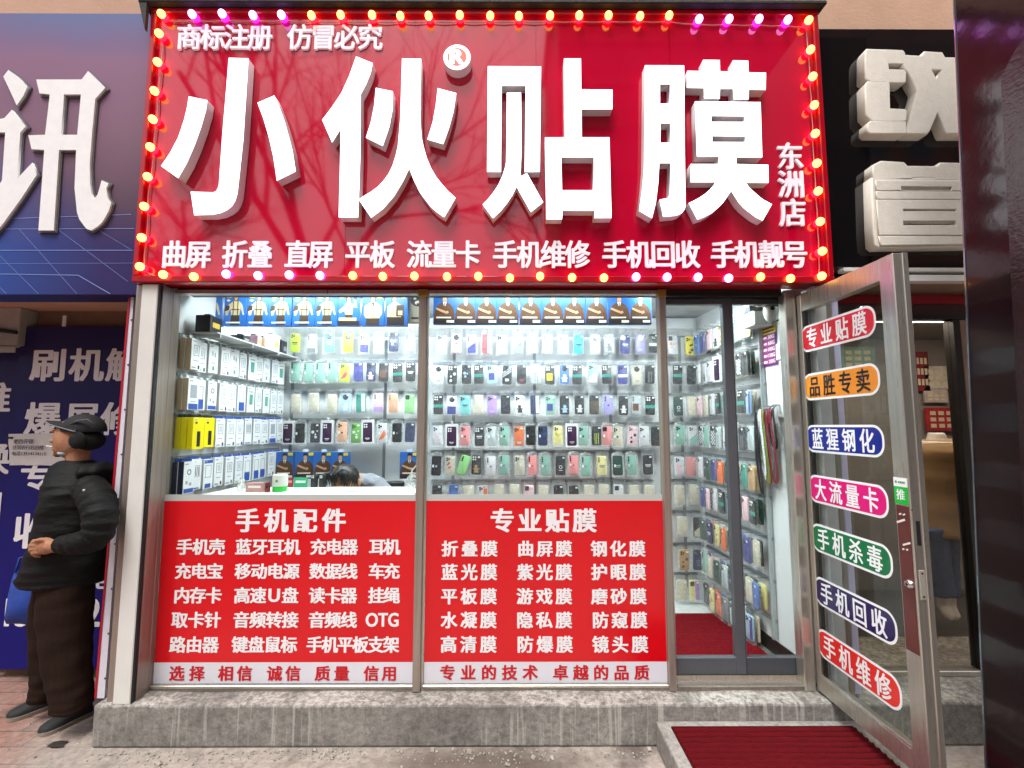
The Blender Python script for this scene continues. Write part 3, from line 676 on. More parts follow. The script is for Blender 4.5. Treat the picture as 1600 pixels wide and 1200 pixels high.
for (s_, cb, ct, *_r, nm), z in zip(STK, zc):
    cy, wid, hei = (ys0 + ys1) / 2, abs(ys1 - ys0), 0.142
    k = MB()
    k.loft([[door_pt(y, zz, .0006) for y, zz in rrect(cy, z, wid, hei, 0.06, 8)], [door_pt(y, zz, .0012) for y, zz in rrect(cy, z, wid, hei, 0.06, 8)]], 0)
    k.loft([[door_pt(y, zz, .0012) for y, zz in rrect(cy, z, wid - .022, hei - .022, 0.05, 8)], [door_pt(y, zz, .0018) for y, zz in rrect(cy, z, wid - .022, hei - .022, 0.05, 8)]], 1)
    o = part_label(k.build('sticker', [STK_W, mat('sticker_' + nm.replace(' ', '_'), cb, 0.25)], dt), nm + ' rounded sticker')
    k = MB(); n_ = 4; cw_, x0_, x1_ = 0.084, ys0 - 0.055, ys1 + 0.055
    for i, ch in enumerate(s_):
        y0_ = x0_ + (x1_ - x0_ + cw_) * i / (n_ - 1)
        put(k, ch, lambda u, v, d: door_pt(y0_ - u * cw_, z - 0.052 + v * 0.104, .0026 + d), 0.024)
    k.build('lettering', mat('sticker_text_' + nm.replace(' ', '_'), ct, 0.35), o)
# green tag, residue, lock and latch slots on the free stile
def stile(y, z, d=0.0): return Vector((DX - d, y, z))
a_, b_ = WX(1396, 745, DX), WX(1420, 787, DX)
k = MB(); yt0, yt1 = a_.y, b_.y; z1_, z0_ = a_.z, WX(1400, 786, DX).z; zmid = z0_ + (z1_ - z0_) * 0.66
k.box(DX - .0015, DX - .0005, yt0, yt1, z0_, zmid, 0); k.box(DX - .0015, DX - .0005, yt0, yt1, zmid + .0003, z1_, 1)
o = part_label(k.build('tag', [mat('payment_green', '#12b33a', 0.3), STK_W], dt), 'small green and white payment tag')
k = MB(); put(k, '推', lambda u, v, d: stile(yt0 + (yt1 - yt0) * (0.2 + 0.6 * u), z0_ + (zmid - z0_) * (0.25 + 0.6 * v), .0025 + d), 0.02)
k.build('lettering', STK_W, o)
k = MB(); k.lathe((DX - .0022, yt0 + (yt1 - yt0) * 0.2, (zmid + z1_) / 2), [(0.0055, 0.0), (0.0055, -0.0006), (0.0005, -0.0006)], 12, axis='X')
for i in range(4): k.box(DX - .0026, DX - .002, yt0 + (yt1 - yt0) * (0.36 + .13 * i), yt0 + (yt1 - yt0) * (0.46 + .13 * i), (zmid + z1_) / 2 - .004, (zmid + z1_) / 2 + .004)
k.build('mark', mat('grey_green_print', '#5c8a68', 0.5), o)
lk = WX(1423, 913, DX)
k = MB(); k.lathe((DX, lk.y, lk.z), [(0.019, 0.0), (0.019, -0.008), (0.015, -0.014), (0.008, -0.016), (0.0075, -0.012), (0.0005, -0.012)], 22, axis='X')
k.lathe((DX - .0165, lk.y, lk.z), [(0.006, 0.0), (0.006, -0.001), (0.0005, -0.001)], 12, mi=1, axis='X')
k.build('lock', [mat('chrome', '#e2e2e0', 0.12, 1.0), BLACK], dt, angle=35)
ze = lambda y: WX(1440, y, DX + .03).z
k = MB(); k.box(DX + .015, DX + .03, y_f - .0015, y_f + .001, ze(852), ze(815)); k.build('latch_slot', BLACK, dt)
k = MB(); k.box(DX + .012, DX + .034, y_f - .003, y_f + .001, ze(935), ze(890), bev=0.001)
for zz in (ze(930), ze(895)): k.lathe((DX + .023, y_f - .003, zz), [(0.004, 0), (0.004, -.001), (0.0005, -.001)], 8, mi=1, axis='Y')
k.build('strike_plate', [mat('pale_plate', '#c9c4b8', 0.4, 0.6), BLACK], dt)
k = MB(); rr_ = random.Random(2)
for (px, py, w_, h_) in ((1408, 814, 0.045, 0.008), (1417, 850, 0.04, 0.007), (1407, 803, 0.012, 0.006), (1413, 804, 0.012, 0.006), (1412, 858, 0.01, 0.006), (1418, 859, 0.01, 0.006)):
    c_ = WX(px, py, DX); k.box(DX - .002, DX - .0003, c_.y - w_ / 2, c_.y + w_ / 2, c_.z - h_ / 2, c_.z + h_ / 2, rot=Euler((R(-24), 0, 0)).to_matrix())
part_label(k.build('tape_residue', mat('foam_tape', '#e6e2dc', 0.8), dt), 'white foam tape left where the handle was')
k = MB()
for (px, py) in ((1405, 795), (1415, 794), (1425, 797), (1406, 838), (1404, 878), (1419, 842), (1421, 835), (1409, 885), (1410, 805), (1420, 880)):
    c_ = WX(px, py, DX); k.lathe((DX - .0003, c_.y, c_.z), [(0.0035, 0), (0.0035, -.0006), (0.0005, -.0006)], 8, axis='X')
k.build('screw_hole', BLACK, dt)
# the old handle plate: a maroon rectangle on the stile
k = MB(); k.box(DX - .001, DX - .0002, yi_f - 0.006, y_f + 0.008, WX(1410, 1010, DX).z, WX(1410, 790, DX).z)
part_label(k.build('handle_plate', mat('maroon_film', '#6d3a36', 0.3, 0.5, var=0.2, vscale=9), dt), 'maroon film patch where the handle was fixed')

# ------------------------------------------------------------------ neighbour on the left: purple sign, blue boards, notice
def print_mat(name, stops, rough, blue=None, zr=(0, 1)):
    """printed sheet: colours change with height as in the artwork"""
    m = bpy.data.materials.new(name); m.use_nodes = True; n, l = m.node_tree.nodes, m.node_tree.links; p = n['Principled BSDF']
    tc = n.new('ShaderNodeTexCoord'); sp = n.new('ShaderNodeSeparateXYZ'); l.new(tc.outputs['Object'], sp.inputs[0])
    nz = n.new('ShaderNodeTexNoise'); nz.inputs['Scale'].default_value = 1.5; nz.inputs['Detail'].default_value = 3; l.new(tc.outputs['Object'], nz.inputs['Vector'])
    ad = n.new('ShaderNodeMath'); ad.operation = 'MULTIPLY_ADD'; ad.inputs[1].default_value = 0.35; l.new(nz.outputs['Fac'], ad.inputs[0]); l.new(sp.outputs[2], ad.inputs[2])
    mr = n.new('ShaderNodeMapRange'); mr.inputs[1].default_value = zr[0] + .17; mr.inputs[2].default_value = zr[1] + .17; l.new(ad.outputs[0], mr.inputs[0])
    rp = n.new('ShaderNodeValToRGB'); e = rp.color_ramp.elements
    while len(e) < len(stops): e.new(0.5)
    for el, (pos, c) in zip(e, stops): el.position = pos; el.color = (*lin(c), 1)
    l.new(mr.outputs[0], rp.inputs[0]); out = rp.outputs[0]
    if blue:
        dx = n.new('ShaderNodeVectorMath'); dx.operation = 'DISTANCE'; dx.inputs[1].default_value = blue[0]; l.new(tc.outputs['Object'], dx.inputs[0])
        r2 = n.new('ShaderNodeMapRange'); r2.inputs[1].default_value = blue[1]; r2.inputs[2].default_value = 0; r2.inputs[4].default_value = 0.85; l.new(dx.outputs['Value'], r2.inputs[0])
        mx = n.new('ShaderNodeMix'); mx.data_type = 'RGBA'; l.new(r2.outputs[0], mx.inputs[0]); l.new(out, mx.inputs[6]); mx.inputs[7].default_value = (*lin(blue[2]), 1); out = mx.outputs[2]
    l.new(out, p.inputs['Base Color']); p.inputs['Roughness'].default_value = rough; p.inputs['Specular IOR Level'].default_value = 0.22
    return m
LY = -0.1
lz0, lz1 = W(100, 461, LY).z, W(100, 20, LY).z
ps = thing('shop_sign', 'purple printed shop sign with a white serif character beside the red sign', 'sign', (-3.2, LY, lz0))
MB().box(-4.9, sx0 - 0.004, LY, 0.05, lz0, lz1, bev=0.004).build('panel', print_mat('purple_print', [(0.0, '#2a2358'), (0.16, '#33285e'), (0.3, '#5a4456'), (0.55, '#7e5e70'), (0.82, '#8c6884'), (0.9, '#7c688e'), (1.0, '#68719c')], 0.6, ((-2.95, LY, lz0 + 0.2), 0.75, '#2c55a8'), (lz0, lz1)), ps)
k = MB()
for (xa_, ya_, xb_, yb_, w_) in ((-60, 344, 205, 335, .003), (-60, 358, 210, 357, .003), (-60, 391, 208, 391, .0035), (0, 428, 122, 430, .0035), (122, 430, 172, 459, .004), (30, 358, 120, 459, .0018), (-30, 370, 60, 459, .0018), (90, 358, 200, 440, .0018), (150, 357, 208, 392, .0015), (-50, 400, 10, 459, .0018), (-60, 412, 208, 411, .0015)):
    a_, b_ = W(xa_, ya_, LY - .002), W(xb_, yb_, LY - .002); d_ = (b_ - a_).normalized(); n_ = Vector((-d_.z, 0, d_.x)) * w_ / 2
    k.quad(a_ + n_, b_ + n_, b_ - n_, a_ - n_)
k.build('printed_line', mat('pale_blue_print', '#7f92cf', 0.4), ps)
XUN = [[(8,150),(40,108),(100,150),(160,212),(135,270),(92,330),(60,260)],
 [(-80,430),(15,410),(62,358),(150,462),(115,500),(95,790),(190,690),(218,765),(110,930),(0,1080),(-60,1150),(-60,900),(0,800),(20,500),(-60,500)],
 [(215,168),(500,168),(540,115),(648,220),(585,290),(565,500),(550,700),(552,820),(560,880),(575,920),(600,890),(625,800),(668,820),(655,850),(662,910),(685,940),(670,990),(650,1030),(625,1068),(600,1090),(560,1115),(530,1105),(510,1080),(485,1045),(470,1000),(455,850),(465,610),(358,610),(325,1115),(228,1115),(265,610),(185,605),(165,518),(270,515),(300,262),(235,255)], [(390,262),(495,262),(472,515),(370,515)]]
fx = lambda px, py: W(px / 4, 80 + py / 4, LY - .03) + Vector((0, .03, 0))
o = outline(XUN, fx, 0.02, 'letter', [mat('warm_white_acrylic', '#f0eded', 0.4, var=0.04, vscale=20)], ps)
outline(XUN, fx, 0.008, 'letter_backing', [mat('grey_letter_rim', '#5d5a60', 0.5)], o, off=0.009)

BLUE_B = print_mat('blue_board_print', [(0.0, '#16166e'), (0.5, '#1a1a6a'), (0.8, '#221f5c'), (1.0, '#2d2657')], 0.4, None, (0.1, 2.1))
BWHITE = mat('board_white', '#f0eef0', 0.45)
BY = 0.5
bz0, bz1 = 0.06, W(100, 510, BY).z
bx0 = W(36, 512, BY).x - 0.012
t = thing('sign_board', 'dark blue standing board with white repair lettering behind the old man', 'sign board', ((bx0 - 2.06) / 2, BY, bz0))
MB().box(bx0, -2.055, BY, BY + 0.03, bz0, bz1, bev=0.003).build('panel', BLUE_B, t)
for line in ((('刷', 50, 103, 545, 595), ('机', 110.5, 161, 545, 595), ('解', 168, 218, 545, 595)), (('爆', 41, 94, 629, 679), ('屏', 104, 154, 629, 679), ('修', 160, 212, 629, 679)), (('专', 34, 86, 716, 768), ('业', 98, 150, 716, 768)), (('收', 23, 76, 802, 856), ('机', 90, 140, 802, 856)), (('电', 138, 170, 888, 920),)):
    k = MB()
    for ch, x0, x1, yt, yb in line: put(k, ch, fpx(x0, x1, yt, yb, BY, .002), 0.03)
    k.build('lettering', BWHITE, t)
for s_, x0, x1 in (('15', 10, 45), ('2', 137, 156)): k = MB(); put(k, s_, fpx(x0, x1, 936, 978, BY, .002), 0.03, fit=True); k.build('lettering', BWHITE, t)
k = MB(); w = W(99, 501, BY); k.box(w.x - .012, w.x + .012, BY + .005, BY + .012, w.z - .04, w.z + .035); k.build('bracket', WHITE_PAINT, t)
BY2 = 0.56
t = thing('sign_board', 'second dark blue board half hidden at the far edge beyond the first', 'sign board', (-3.6, BY2, bz0))
bz2 = W(20, 526, BY2).z
MB().box(-4.4, bx0 + 0.03, BY2, BY2 + 0.03, bz0, bz2, bev=0.003).build('panel', BLUE_B, t)
for ch, x0, x1, yt, yb in (('维', -34, 16, 598, 646), ('换', -37, 15, 690, 740), ('回', -46, 2, 768, 816)): k = MB(); put(k, ch, fpx(x0, x1, yt, yb, BY2, .002), 0.03); k.build('lettering', BWHITE, t)
t = thing('paper_notice', 'white paper notice with typed lines taped to the blue board before the cigarette', 'notice', (W(48, 700, BY).x, BY - .01, W(48, 727, BY).z))
k = MB(); n_ = 14; R0 = []
for j in range(9):
    r_ = []
    for i in range(n_ + 1):
        u = i / n_; v = j / 8; w = W(12 + (4 if v > .5 else 4) + u * 88 - 5 * (1 - v) * 0 + (1 - v) * -1, 678 + v * 49 - u * 1.5, BY); r_.append((w.x, BY - .006 - .004 * math.sin(u * 9 + v * 4) * math.sin(v * 7), w.z))
    R0.append(r_)
k.loft(R0, cap=False, closed=False)
k.build('sheet', mat('notice_paper', '#dbd9d6', 0.8, var=0.06, vscale=30), t, smooth=True)
k = MB(); INK = mat('grey_ink', '#3b3b3f', 0.8)
for s_, x0, x1, yt, yb in (('老四开锁', 24, 55, 686, 693.5), ('迁到农行后白楼', 22.5, 71, 695.5, 702.5)): row(k, s_, x0, x1, yt, yb, BY, 0.006, out=.0115)
put(k, '电话13514134110', fpx(21.5, 75, 705, 711.5, BY, .0115), 0.004, fit=True)
k.build('lettering', INK, t)
k = MB(); w = W(19, 684, BY); k.box(w.x - .018, w.x + .018, BY - .013, BY - .011, w.z - .006, w.z + .006); k.build('tape', BLACK, t)

EY = -0.06
t = thing('edge_panel', 'tall narrow white panel edge with a red rim behind the old man', 'panel', (W(175, 780, EY).x, EY, W(155, 1090, EY).z))
k = MB(); k.prism([W(204, 458, EY), W(209.5, 458, EY), W(163, 1091, EY), W(150, 1091, EY)], (0, 0.03, 0)); k.build('sheet', mat('lilac_white_panel', '#dcd8e4', 0.35), t)
k = MB(); k.prism([W(201, 458, EY - .004), W(204, 458, EY - .004), W(150, 1091, EY - .004), W(147, 1091, EY - .004)], (0, 0.035, 0)); k.build('rim', mat('red_rim', '#b00d24', 0.35), t)
k = MB()
for i in range(9):
    y = 500 + i * 70; w = W(208.5 - (y - 458) * 0.0735, y, EY - .001); k.box(w.x - .004, w.x + .003, EY - .002, EY, w.z - .004, w.z + .004)
k.build('clip', BLACK, t)
t = thing('roller_shutter_box', 'pale metal shutter box with a dark cable under the purple sign', 'shutter box', (-3.4, 0.5, 2.1))
MB().box(-4.6, -3.2, 0.45, 0.62, 2.09, 2.34, bev=0.006).box(-4.6, -3.2, 0.44, 0.45, 2.04, 2.08, bev=0.003).build('housing', mat('dull_white_metal', '#a9a6a0', 0.5, var=0.15, vscale=6), t)
MB().tube([(-4.3, 0.43, 2.27), (-3.6, 0.42, 2.22), (-3.2, 0.44, 2.17)], 0.012, 8).build('cable', BLACK, t, smooth=True)
k = MB(); k.box(-2.9, -2.3, 0.552, 0.56, 2.02, 2.06)
# ------------------------------------------------------------------ neighbour on the right
k = MB(); k.box(1.632, 1.695, -0.115, 0.0, PT, VTOP + .02, bev=0.004); k.build('white_post', mat('grey_white_paint', '#b9b6b8', 0.45, var=.06), sf)
k = MB(); k.box(1.697, 1.735, -0.1, 0.02, PT, VTOP + .02, bev=0.003); k.build('post', STEEL_DARK, sf)
t = thing('edge_panel', 'narrow lilac panel edge behind the open steel door', 'panel', (1.755, -.08, PT))
MB().box(1.742, 1.776, -0.09, -0.06, PT + .02, VTOP + .02, bev=.002).build('sheet', mat('lilac_edge', '#b5aecb', 0.4), t)
RY = -0.06
rz0, rz1 = W(1400, 418, RY).z, W(1400, 45, RY).z
bs = thing('shop_sign', 'gloss black sign with thick beige padded characters right of the red sign', 'sign', (2.5, RY, rz0))
MB().box(sx1 + 0.004, 4.6, RY, 0.12, rz0, rz1, bev=0.003).build('panel', mat('gloss_black_panel', '#131113', 0.06, spec=0.6, bump=0.02, bscale=2), bs)
PAD = mat('beige_padded_letter', '#e8e1d5', 0.5, var=0.06, vscale=25, bump=0.15, bscale=90)
BL = RY - 0.075
fb = lambda px, py: W(1320 + px / 3.43, 60 + py / 3.43, BL) + Vector((0, .072, 0))
A1 = [[(130,52),(318,58),(328,70),(326,125),(238,122),(240,160),(325,164),(334,175),(332,222),(322,228),(150,222),(122,205),(122,70)]]
A2 = [[(135,226),(243,229),(247,372),(330,376),(337,385),(336,430),(322,436),(160,434),(126,400),(122,245)]]
A3 = [[(150,440),(332,442),(336,495),(330,500),(146,498),(134,488),(136,450)]]
A4 = [[(328,84),(425,90),(440,65),(530,70),(545,97),(720,100),(720,500),(560,500),(552,490),(507,378),(462,485),(450,500),(350,500),(342,492),(405,268),(345,160),(325,140)], [(470,155),(535,155),(502,222)]]
B1 = [[(165,675),(205,655),(325,662),(345,682),(508,684),(525,664),(720,668),(720,752),(500,750),(490,738),(375,736),(365,750),(162,742)]]
B2 = [[(158,746),(490,744),(500,756),(720,758),(720,1105),(190,1112),(172,1098),(166,1000)], [(305,796),(568,798),(568,814),(308,813)], [(315,980),(588,980),(588,1000),(318,1000)]]
PL = [[[(172,822),(716,824),(716,860),(174,858)]], [[(174,868),(716,870),(716,1052),(184,1050)], [(308,975),(596,975),(596,1005),(312,1005)], [(308,912),(598,912),(598,930),(310,930)]], [[(186,1062),(716,1064),(716,1100),(194,1106)]], [[(168,764),(716,768),(716,816),(172,812)], [(298,790),(575,792),(575,818),(300,816)]]]
fb2 = lambda px, py: fb(px, py) - Vector((0, .069, 0))
for ps_ in PL: outline(ps_, fb2, 0.001, 'letter_ridge', [PAD], bs, bev=0.004)
for ps_ in (A1, A2, A3, A4, B1, B2): outline(ps_, fb, 0.055, 'letter_block', [PAD], bs, bev=0.007)
t = thing('canopy_rail', 'pair of white metal rails under the black sign', 'rail', (2.6, RY, rz0 - .06))
for (yt, yb) in ((421, 426.5), (432, 442)): MB().box(1.82, 4.4, RY - .03, RY + .02, W(1450, yb, RY).z, W(1450, yt, RY).z, bev=.002).build('rail', WHITE_PAINT, t)
NY = 0.13
ns = thing('storefront', 'dark framed shop front of the clothes shop beyond the steel door', 'shop front', (2.6, NY, PT))
DK = mat('dark_bronze_frame', '#2e2b29', 0.35, 0.5, var=.2, vscale=5)
nzt = W(1450, 500, NY).z
k = MB(); k.box(1.8, 4.4, NY - .02, NY + .05, W(1450, 442, NY).z, rz0 + .0, mi=0)
k.box(1.8, 4.4, NY - .03, NY + .05, W(1450, 476, NY).z, W(1450, 463, NY).z, mi=1); k.box(1.8, 4.4, NY - .02, NY + .04, nzt, W(1450, 495, NY).z + .01, mi=0)
k.box(1.8, 4.4, NY - .01, NY + .03, W(1450, 495, NY).z + .011, W(1450, 476, NY).z - .001, mi=2)
k.build('header', [DK, mat('red_trim', '#9c1020', 0.3), mat('dark_red_board', '#3a1413', 0.5)], ns)
xs0 = W(1496, 640, NY).x
k = MB(); k.box(xs0, xs0 + 0.04, NY - .02, NY + .05, PT, nzt, bev=.003); k.build('stile', DK, ns)
k = MB(); k.box(xs0 + .045, xs0 + 0.085, NY - .015, NY + .06, PT, nzt, bev=.003); k.build('stile', mat('tan_steel', '#a78f7b', 0.3, .7, var=.2, vscale=3), ns)
k = MB(); k.box(1.8, xs0, NY - .02, NY + .05, PT, PT + .03, bev=.003); k.build('sill', STEEL, ns)
MB().box(1.78, xs0, NY + .01, NY + .016, PT + .03, nzt).box(xs0 + .09, 4.4, NY + .01, NY + .016, PT + .03, nzt).build('pane', glass_mat('shop_glass', '#e6e2dc', 1.42), ns)
k = MB(); k.box(1.78, 4.6, 1.5, 1.58, 0, 2.4, 0); k.box(1.78, 4.6, 0.2, 1.5, PT - .1, PT - 0.002, 1); k.box(1.78, 4.6, 0.2, 1.5, 2.32, 2.4, 0); k.box(1.72, 1.78, .16, 1.5, 0, 2.4, 0); k.box(4.6, 4.66, .16, 1.5, 0, 2.4, 0)
MB().box(1.9, 3.6, .5, .7, 2.3, 2.315).build('lamp_panel', mat('dim_shop_lamp', '#ffffff', .5, emit='#fff6ec', estr=16.0), ns)
k.build('interior', [mat('dim_brown_wall', '#86807b', 0.8, var=.2, vscale=3), mat('dark_shop_floor', '#3d3936', 0.5, var=.3, vscale=5)], ns)
for (px, py, w_, h_, c, lab, nm) in ((1440, 580, .12, .34, '#7a1c22', 'dark red hanging poster inside the clothes shop', 'wall_poster'), (1464, 590, .22, .2, '#c7c0b6', 'pale sheet pinned inside the clothes shop, higher one', 'wall_poster'), (1462, 618, .2, .12, '#bdb2a8', 'pale sheet pinned inside the clothes shop, lower one', 'wall_poster'), (1470, 655, .26, .2, '#a3242a', 'red poster of small squares inside the clothes shop', 'wall_poster'), (1340, 560, .3, .2, '#7fa39a', 'mint sheet inside the clothes shop behind the top sticker', 'wall_poster')):
    w = W(px, py, 1.46); k = MB(); k.box(w.x - w_ / 2, w.x + w_ / 2, 1.455, 1.47, w.z - h_ / 2, w.z + h_ / 2)
    t = thing(nm, lab, 'poster', (w.x, 1.46, w.z - h_ / 2), 'posters inside the clothes shop'); k.build('sheet', mat('poster_' + c[1:], c, .7, var=.3, vscale=14), t)
    k = MB()
    for i in range(3):
        for j in range(2 if h_ < .15 else 3): k.box(w.x - w_ * .36 + i * w_ * .27, w.x - w_ * .18 + i * w_ * .27, 1.452, 1.454, w.z - h_ * .36 + j * h_ * .27, w.z - h_ * .2 + j * h_ * .27)
    k.build('print', mat('poster_print', '#d8c8a8' if c != '#c7c0b6' else '#d8c8a8', .7), t)
for (cx, cy, rr_, nm) in ():
    pass

# ------------------------------------------------------------------ dark gloss pillar close to the camera on the right
PY_ = -0.64
def edge(y, Y, xa_, ya_, xb_, yb_): return W(xa_ + (xb_ - xa_) * (y - ya_) / (yb_ - ya_), y, Y)
e0, e1 = edge(-260, PY_, 1490, 0, 1540, 1200), edge(1290, PY_, 1490, 0, 1540, 1200)
t = thing('dark_pillar', 'dark maroon gloss pillar standing close at the right edge', 'pillar', (2.0, -0.9, 0))
MAROON = mat('maroon_gloss_film', '#241317', 0.13, spec=0.5, bump=0.09, bscale=16, var=.2, vscale=3)
s0 = e1 + (e0 - e1) * ((0 - e1.z) / (e0.z - e1.z)) if False else e1
bot = e0.lerp(e1, (e0.z - 0.0) / (e0.z - e1.z)); topp = e0
k = MB(); k.loft([[bot, bot + Vector((.5, 0, 0)), bot + Vector((.5, -1.15, 0)), bot + Vector((0, -1.15, 0))], [topp, topp + Vector((.5, 0, 0)), topp + Vector((.5, -1.15, 0)), topp + Vector((0, -1.15, 0))]])
k.build('shaft', MAROON, t)
k = MB(); k.loft([[bot + Vector((-.004, -.0, 0)), bot + Vector((.01, 0.004, 0)), bot + Vector((.01, -.004, 0)), bot + Vector((-.004, -.006, 0))], [topp + Vector((-.004, -.0, 0)), topp + Vector((.01, 0.004, 0)), topp + Vector((.01, -.004, 0)), topp + Vector((-.004, -.006, 0))]])
k.build('corner_trim', mat('silver_corner', '#aab2c0', 0.2, .9), t)
xa_ = bot.x
pa = WX(1554, 92, 1.862); pb = WX(1577, 600, 1.862)
pz = pa.z
k = MB()
ln = (topp - bot) / (topp.z - bot.z)
def on(y, z, d=-.028): q_ = bot + ln * z; return Vector((q_.x + d, y, z))
yE = pb.y
ring = [on(yE, 0.0), on(yE, pz - .05), on(yE - .012, pz - .015), on(yE - .05, pz + .03), on(yE - .6, pz + .45), on(yE - .6, 0.0)]
k.prism(ring, (0.022, 0, 0))
k.build('overlay_board', mat('maroon_scratched_film', '#2b1a1e', 0.2, spec=0.5, bump=.3, bscale=14, bstretch=(1, 3, 6)), t, angle=30)

# ------------------------------------------------------------------ stock of the shop: phone cases, film boxes, accessory boxes
CC = dict(sage=('#93bfae', 'sage'), lime=('#c3d92e', 'lime'), aqua=('#78cccb', 'aqua'), yellow=('#ecd51f', 'yellow'), navy=('#1f2c58', 'navy'), cream=('#d6cfb8', 'cream'),
    pblue=('#a9cbe4', 'pale blue'), teal=('#279585', 'teal'), pink=('#ea9a98', 'salmon'), ppink=('#f1c9d0', 'pale pink'), peach=('#efb894', 'peach'), green=('#6ab53c', 'green'), lgreen=('#97d38c', 'light green'),
    plum=('#3f2440', 'plum'), black=('#141417', 'black'), white=('#e2e2e4', 'white'), indigo=('#34368a', 'indigo'), cyan=('#1fb6d2', 'cyan'), lilac=('#b995da', 'lilac'), lav=('#aaa3dc', 'lavender'),
    orange=('#ea7433', 'orange'), dgreen=('#22443a', 'dark green'), red=('#cf434c', 'red'), grey=('#85878c', 'grey'), clear=('#c6d2d2', 'clear'), tan=('#bf9a68', 'tan'), brown=('#6b3a22', 'brown'), blue=('#3f6fb8', 'blue'), lyel=('#ece29a', 'pale yellow'))
def cmat(k):
    if k == 'cream': return mat('case_cream', CC[k][0], 0.4, var=0.16, vscale=120)
    return mat('case_' + k, CC[k][0], 0.32 if k not in ('clear',) else 0.12, spec=0.5)
LENS, LENSR = mat('lens_black', '#0b0b0d', 0.1, spec=0.8), mat('lens_rim', '#8b8d92', 0.25, .7)
FILM = film_mat('clear_bag_film', '#f4f8f8', 0.045); CLAM = film_mat('clear_clamshell', '#f6f8f6', 0.42, 0.1); CARD = mat('white_card', '#e9e7e8', 0.6)
TAGW = mat('price_label', '#f2f2f0', 0.6)
CWD, CHT, CTH = 0.0755, 0.153, 0.011
ME = {}
def rp(cx, cz, w, h, r, y, n=4): return [(x, y, z) for x, z in rrect(cx, cz, w, h, r, n)]
def case_me(k):
    if ('c', k) not in ME:
        b = MB(); e = 0.003
        b.loft([rp(0, 0, CWD, CHT, .013, 0), rp(0, 0, CWD, CHT, .013, -CTH + e), rp(0, 0, CWD - e, CHT - e, .012, -CTH + .0008), rp(0, 0, CWD - 2 * e, CHT - 2 * e, .011, -CTH)])
        ME[('c', k)] = b.mesh('phone_case', cmat(k), angle=40)
    return ME[('c', k)]
def lens_me(s, k):
    if ('l', s, k) in ME: return ME[('l', s, k)]
    b = MB(); y = -CTH - .0002; pl = cmat(k) if s != 'd' else LENS
    if s in ('sq', 'd'):
        b.loft([rp(-.017, .051, .033, .035, .008, y), rp(-.017, .051, .033, .035, .008, y - .0018)], 0)
        for (x, z) in ((-.024, .059), (-.024, .043), (-.009, .051)): b.lathe((x, y - .0018, z), [(.0072, 0), (.0072, -.0012), (.0005, -.0012)], 12, 1, 'Y')
    elif s == 'st':
        b.loft([rp(-.024, .047, .016, .045, .007, y), rp(-.024, .047, .016, .045, .007, y - .0018)], 0)
        for z in (.061, .047, .033): b.lathe((-.024, y - .0018, z), [(.0058, 0), (.0058, -.0012), (.0005, -.0012)], 10, 1, 'Y')
    elif s == 'ri':
        b.lathe((0, y, .046), [(.021, 0), (.021, -.0018), (.0005, -.0018)], 20, 1, 'Y')
        for a in range(4): b.lathe((.01 * math.cos(a * 1.57 + .78), y - .0018, .046 + .01 * math.sin(a * 1.57 + .78)), [(.0055, 0), (.0055, -.001), (.0005, -.001)], 10, 2, 'Y')
    elif s == 'w4':
        for (x, z) in ((-.024, .06), (-.024, .042), (-.007, .06), (-.007, .042)): b.lathe((x, y, z), [(.0066, 0), (.0066, -.0014), (.0005, -.0014)], 12, 2, 'Y')
    ME[('l', s, k)] = b.mesh('lens_plate', [pl, LENS, LENSR if s != 'w4' else TAGW], angle=40); return ME[('l', s, k)]
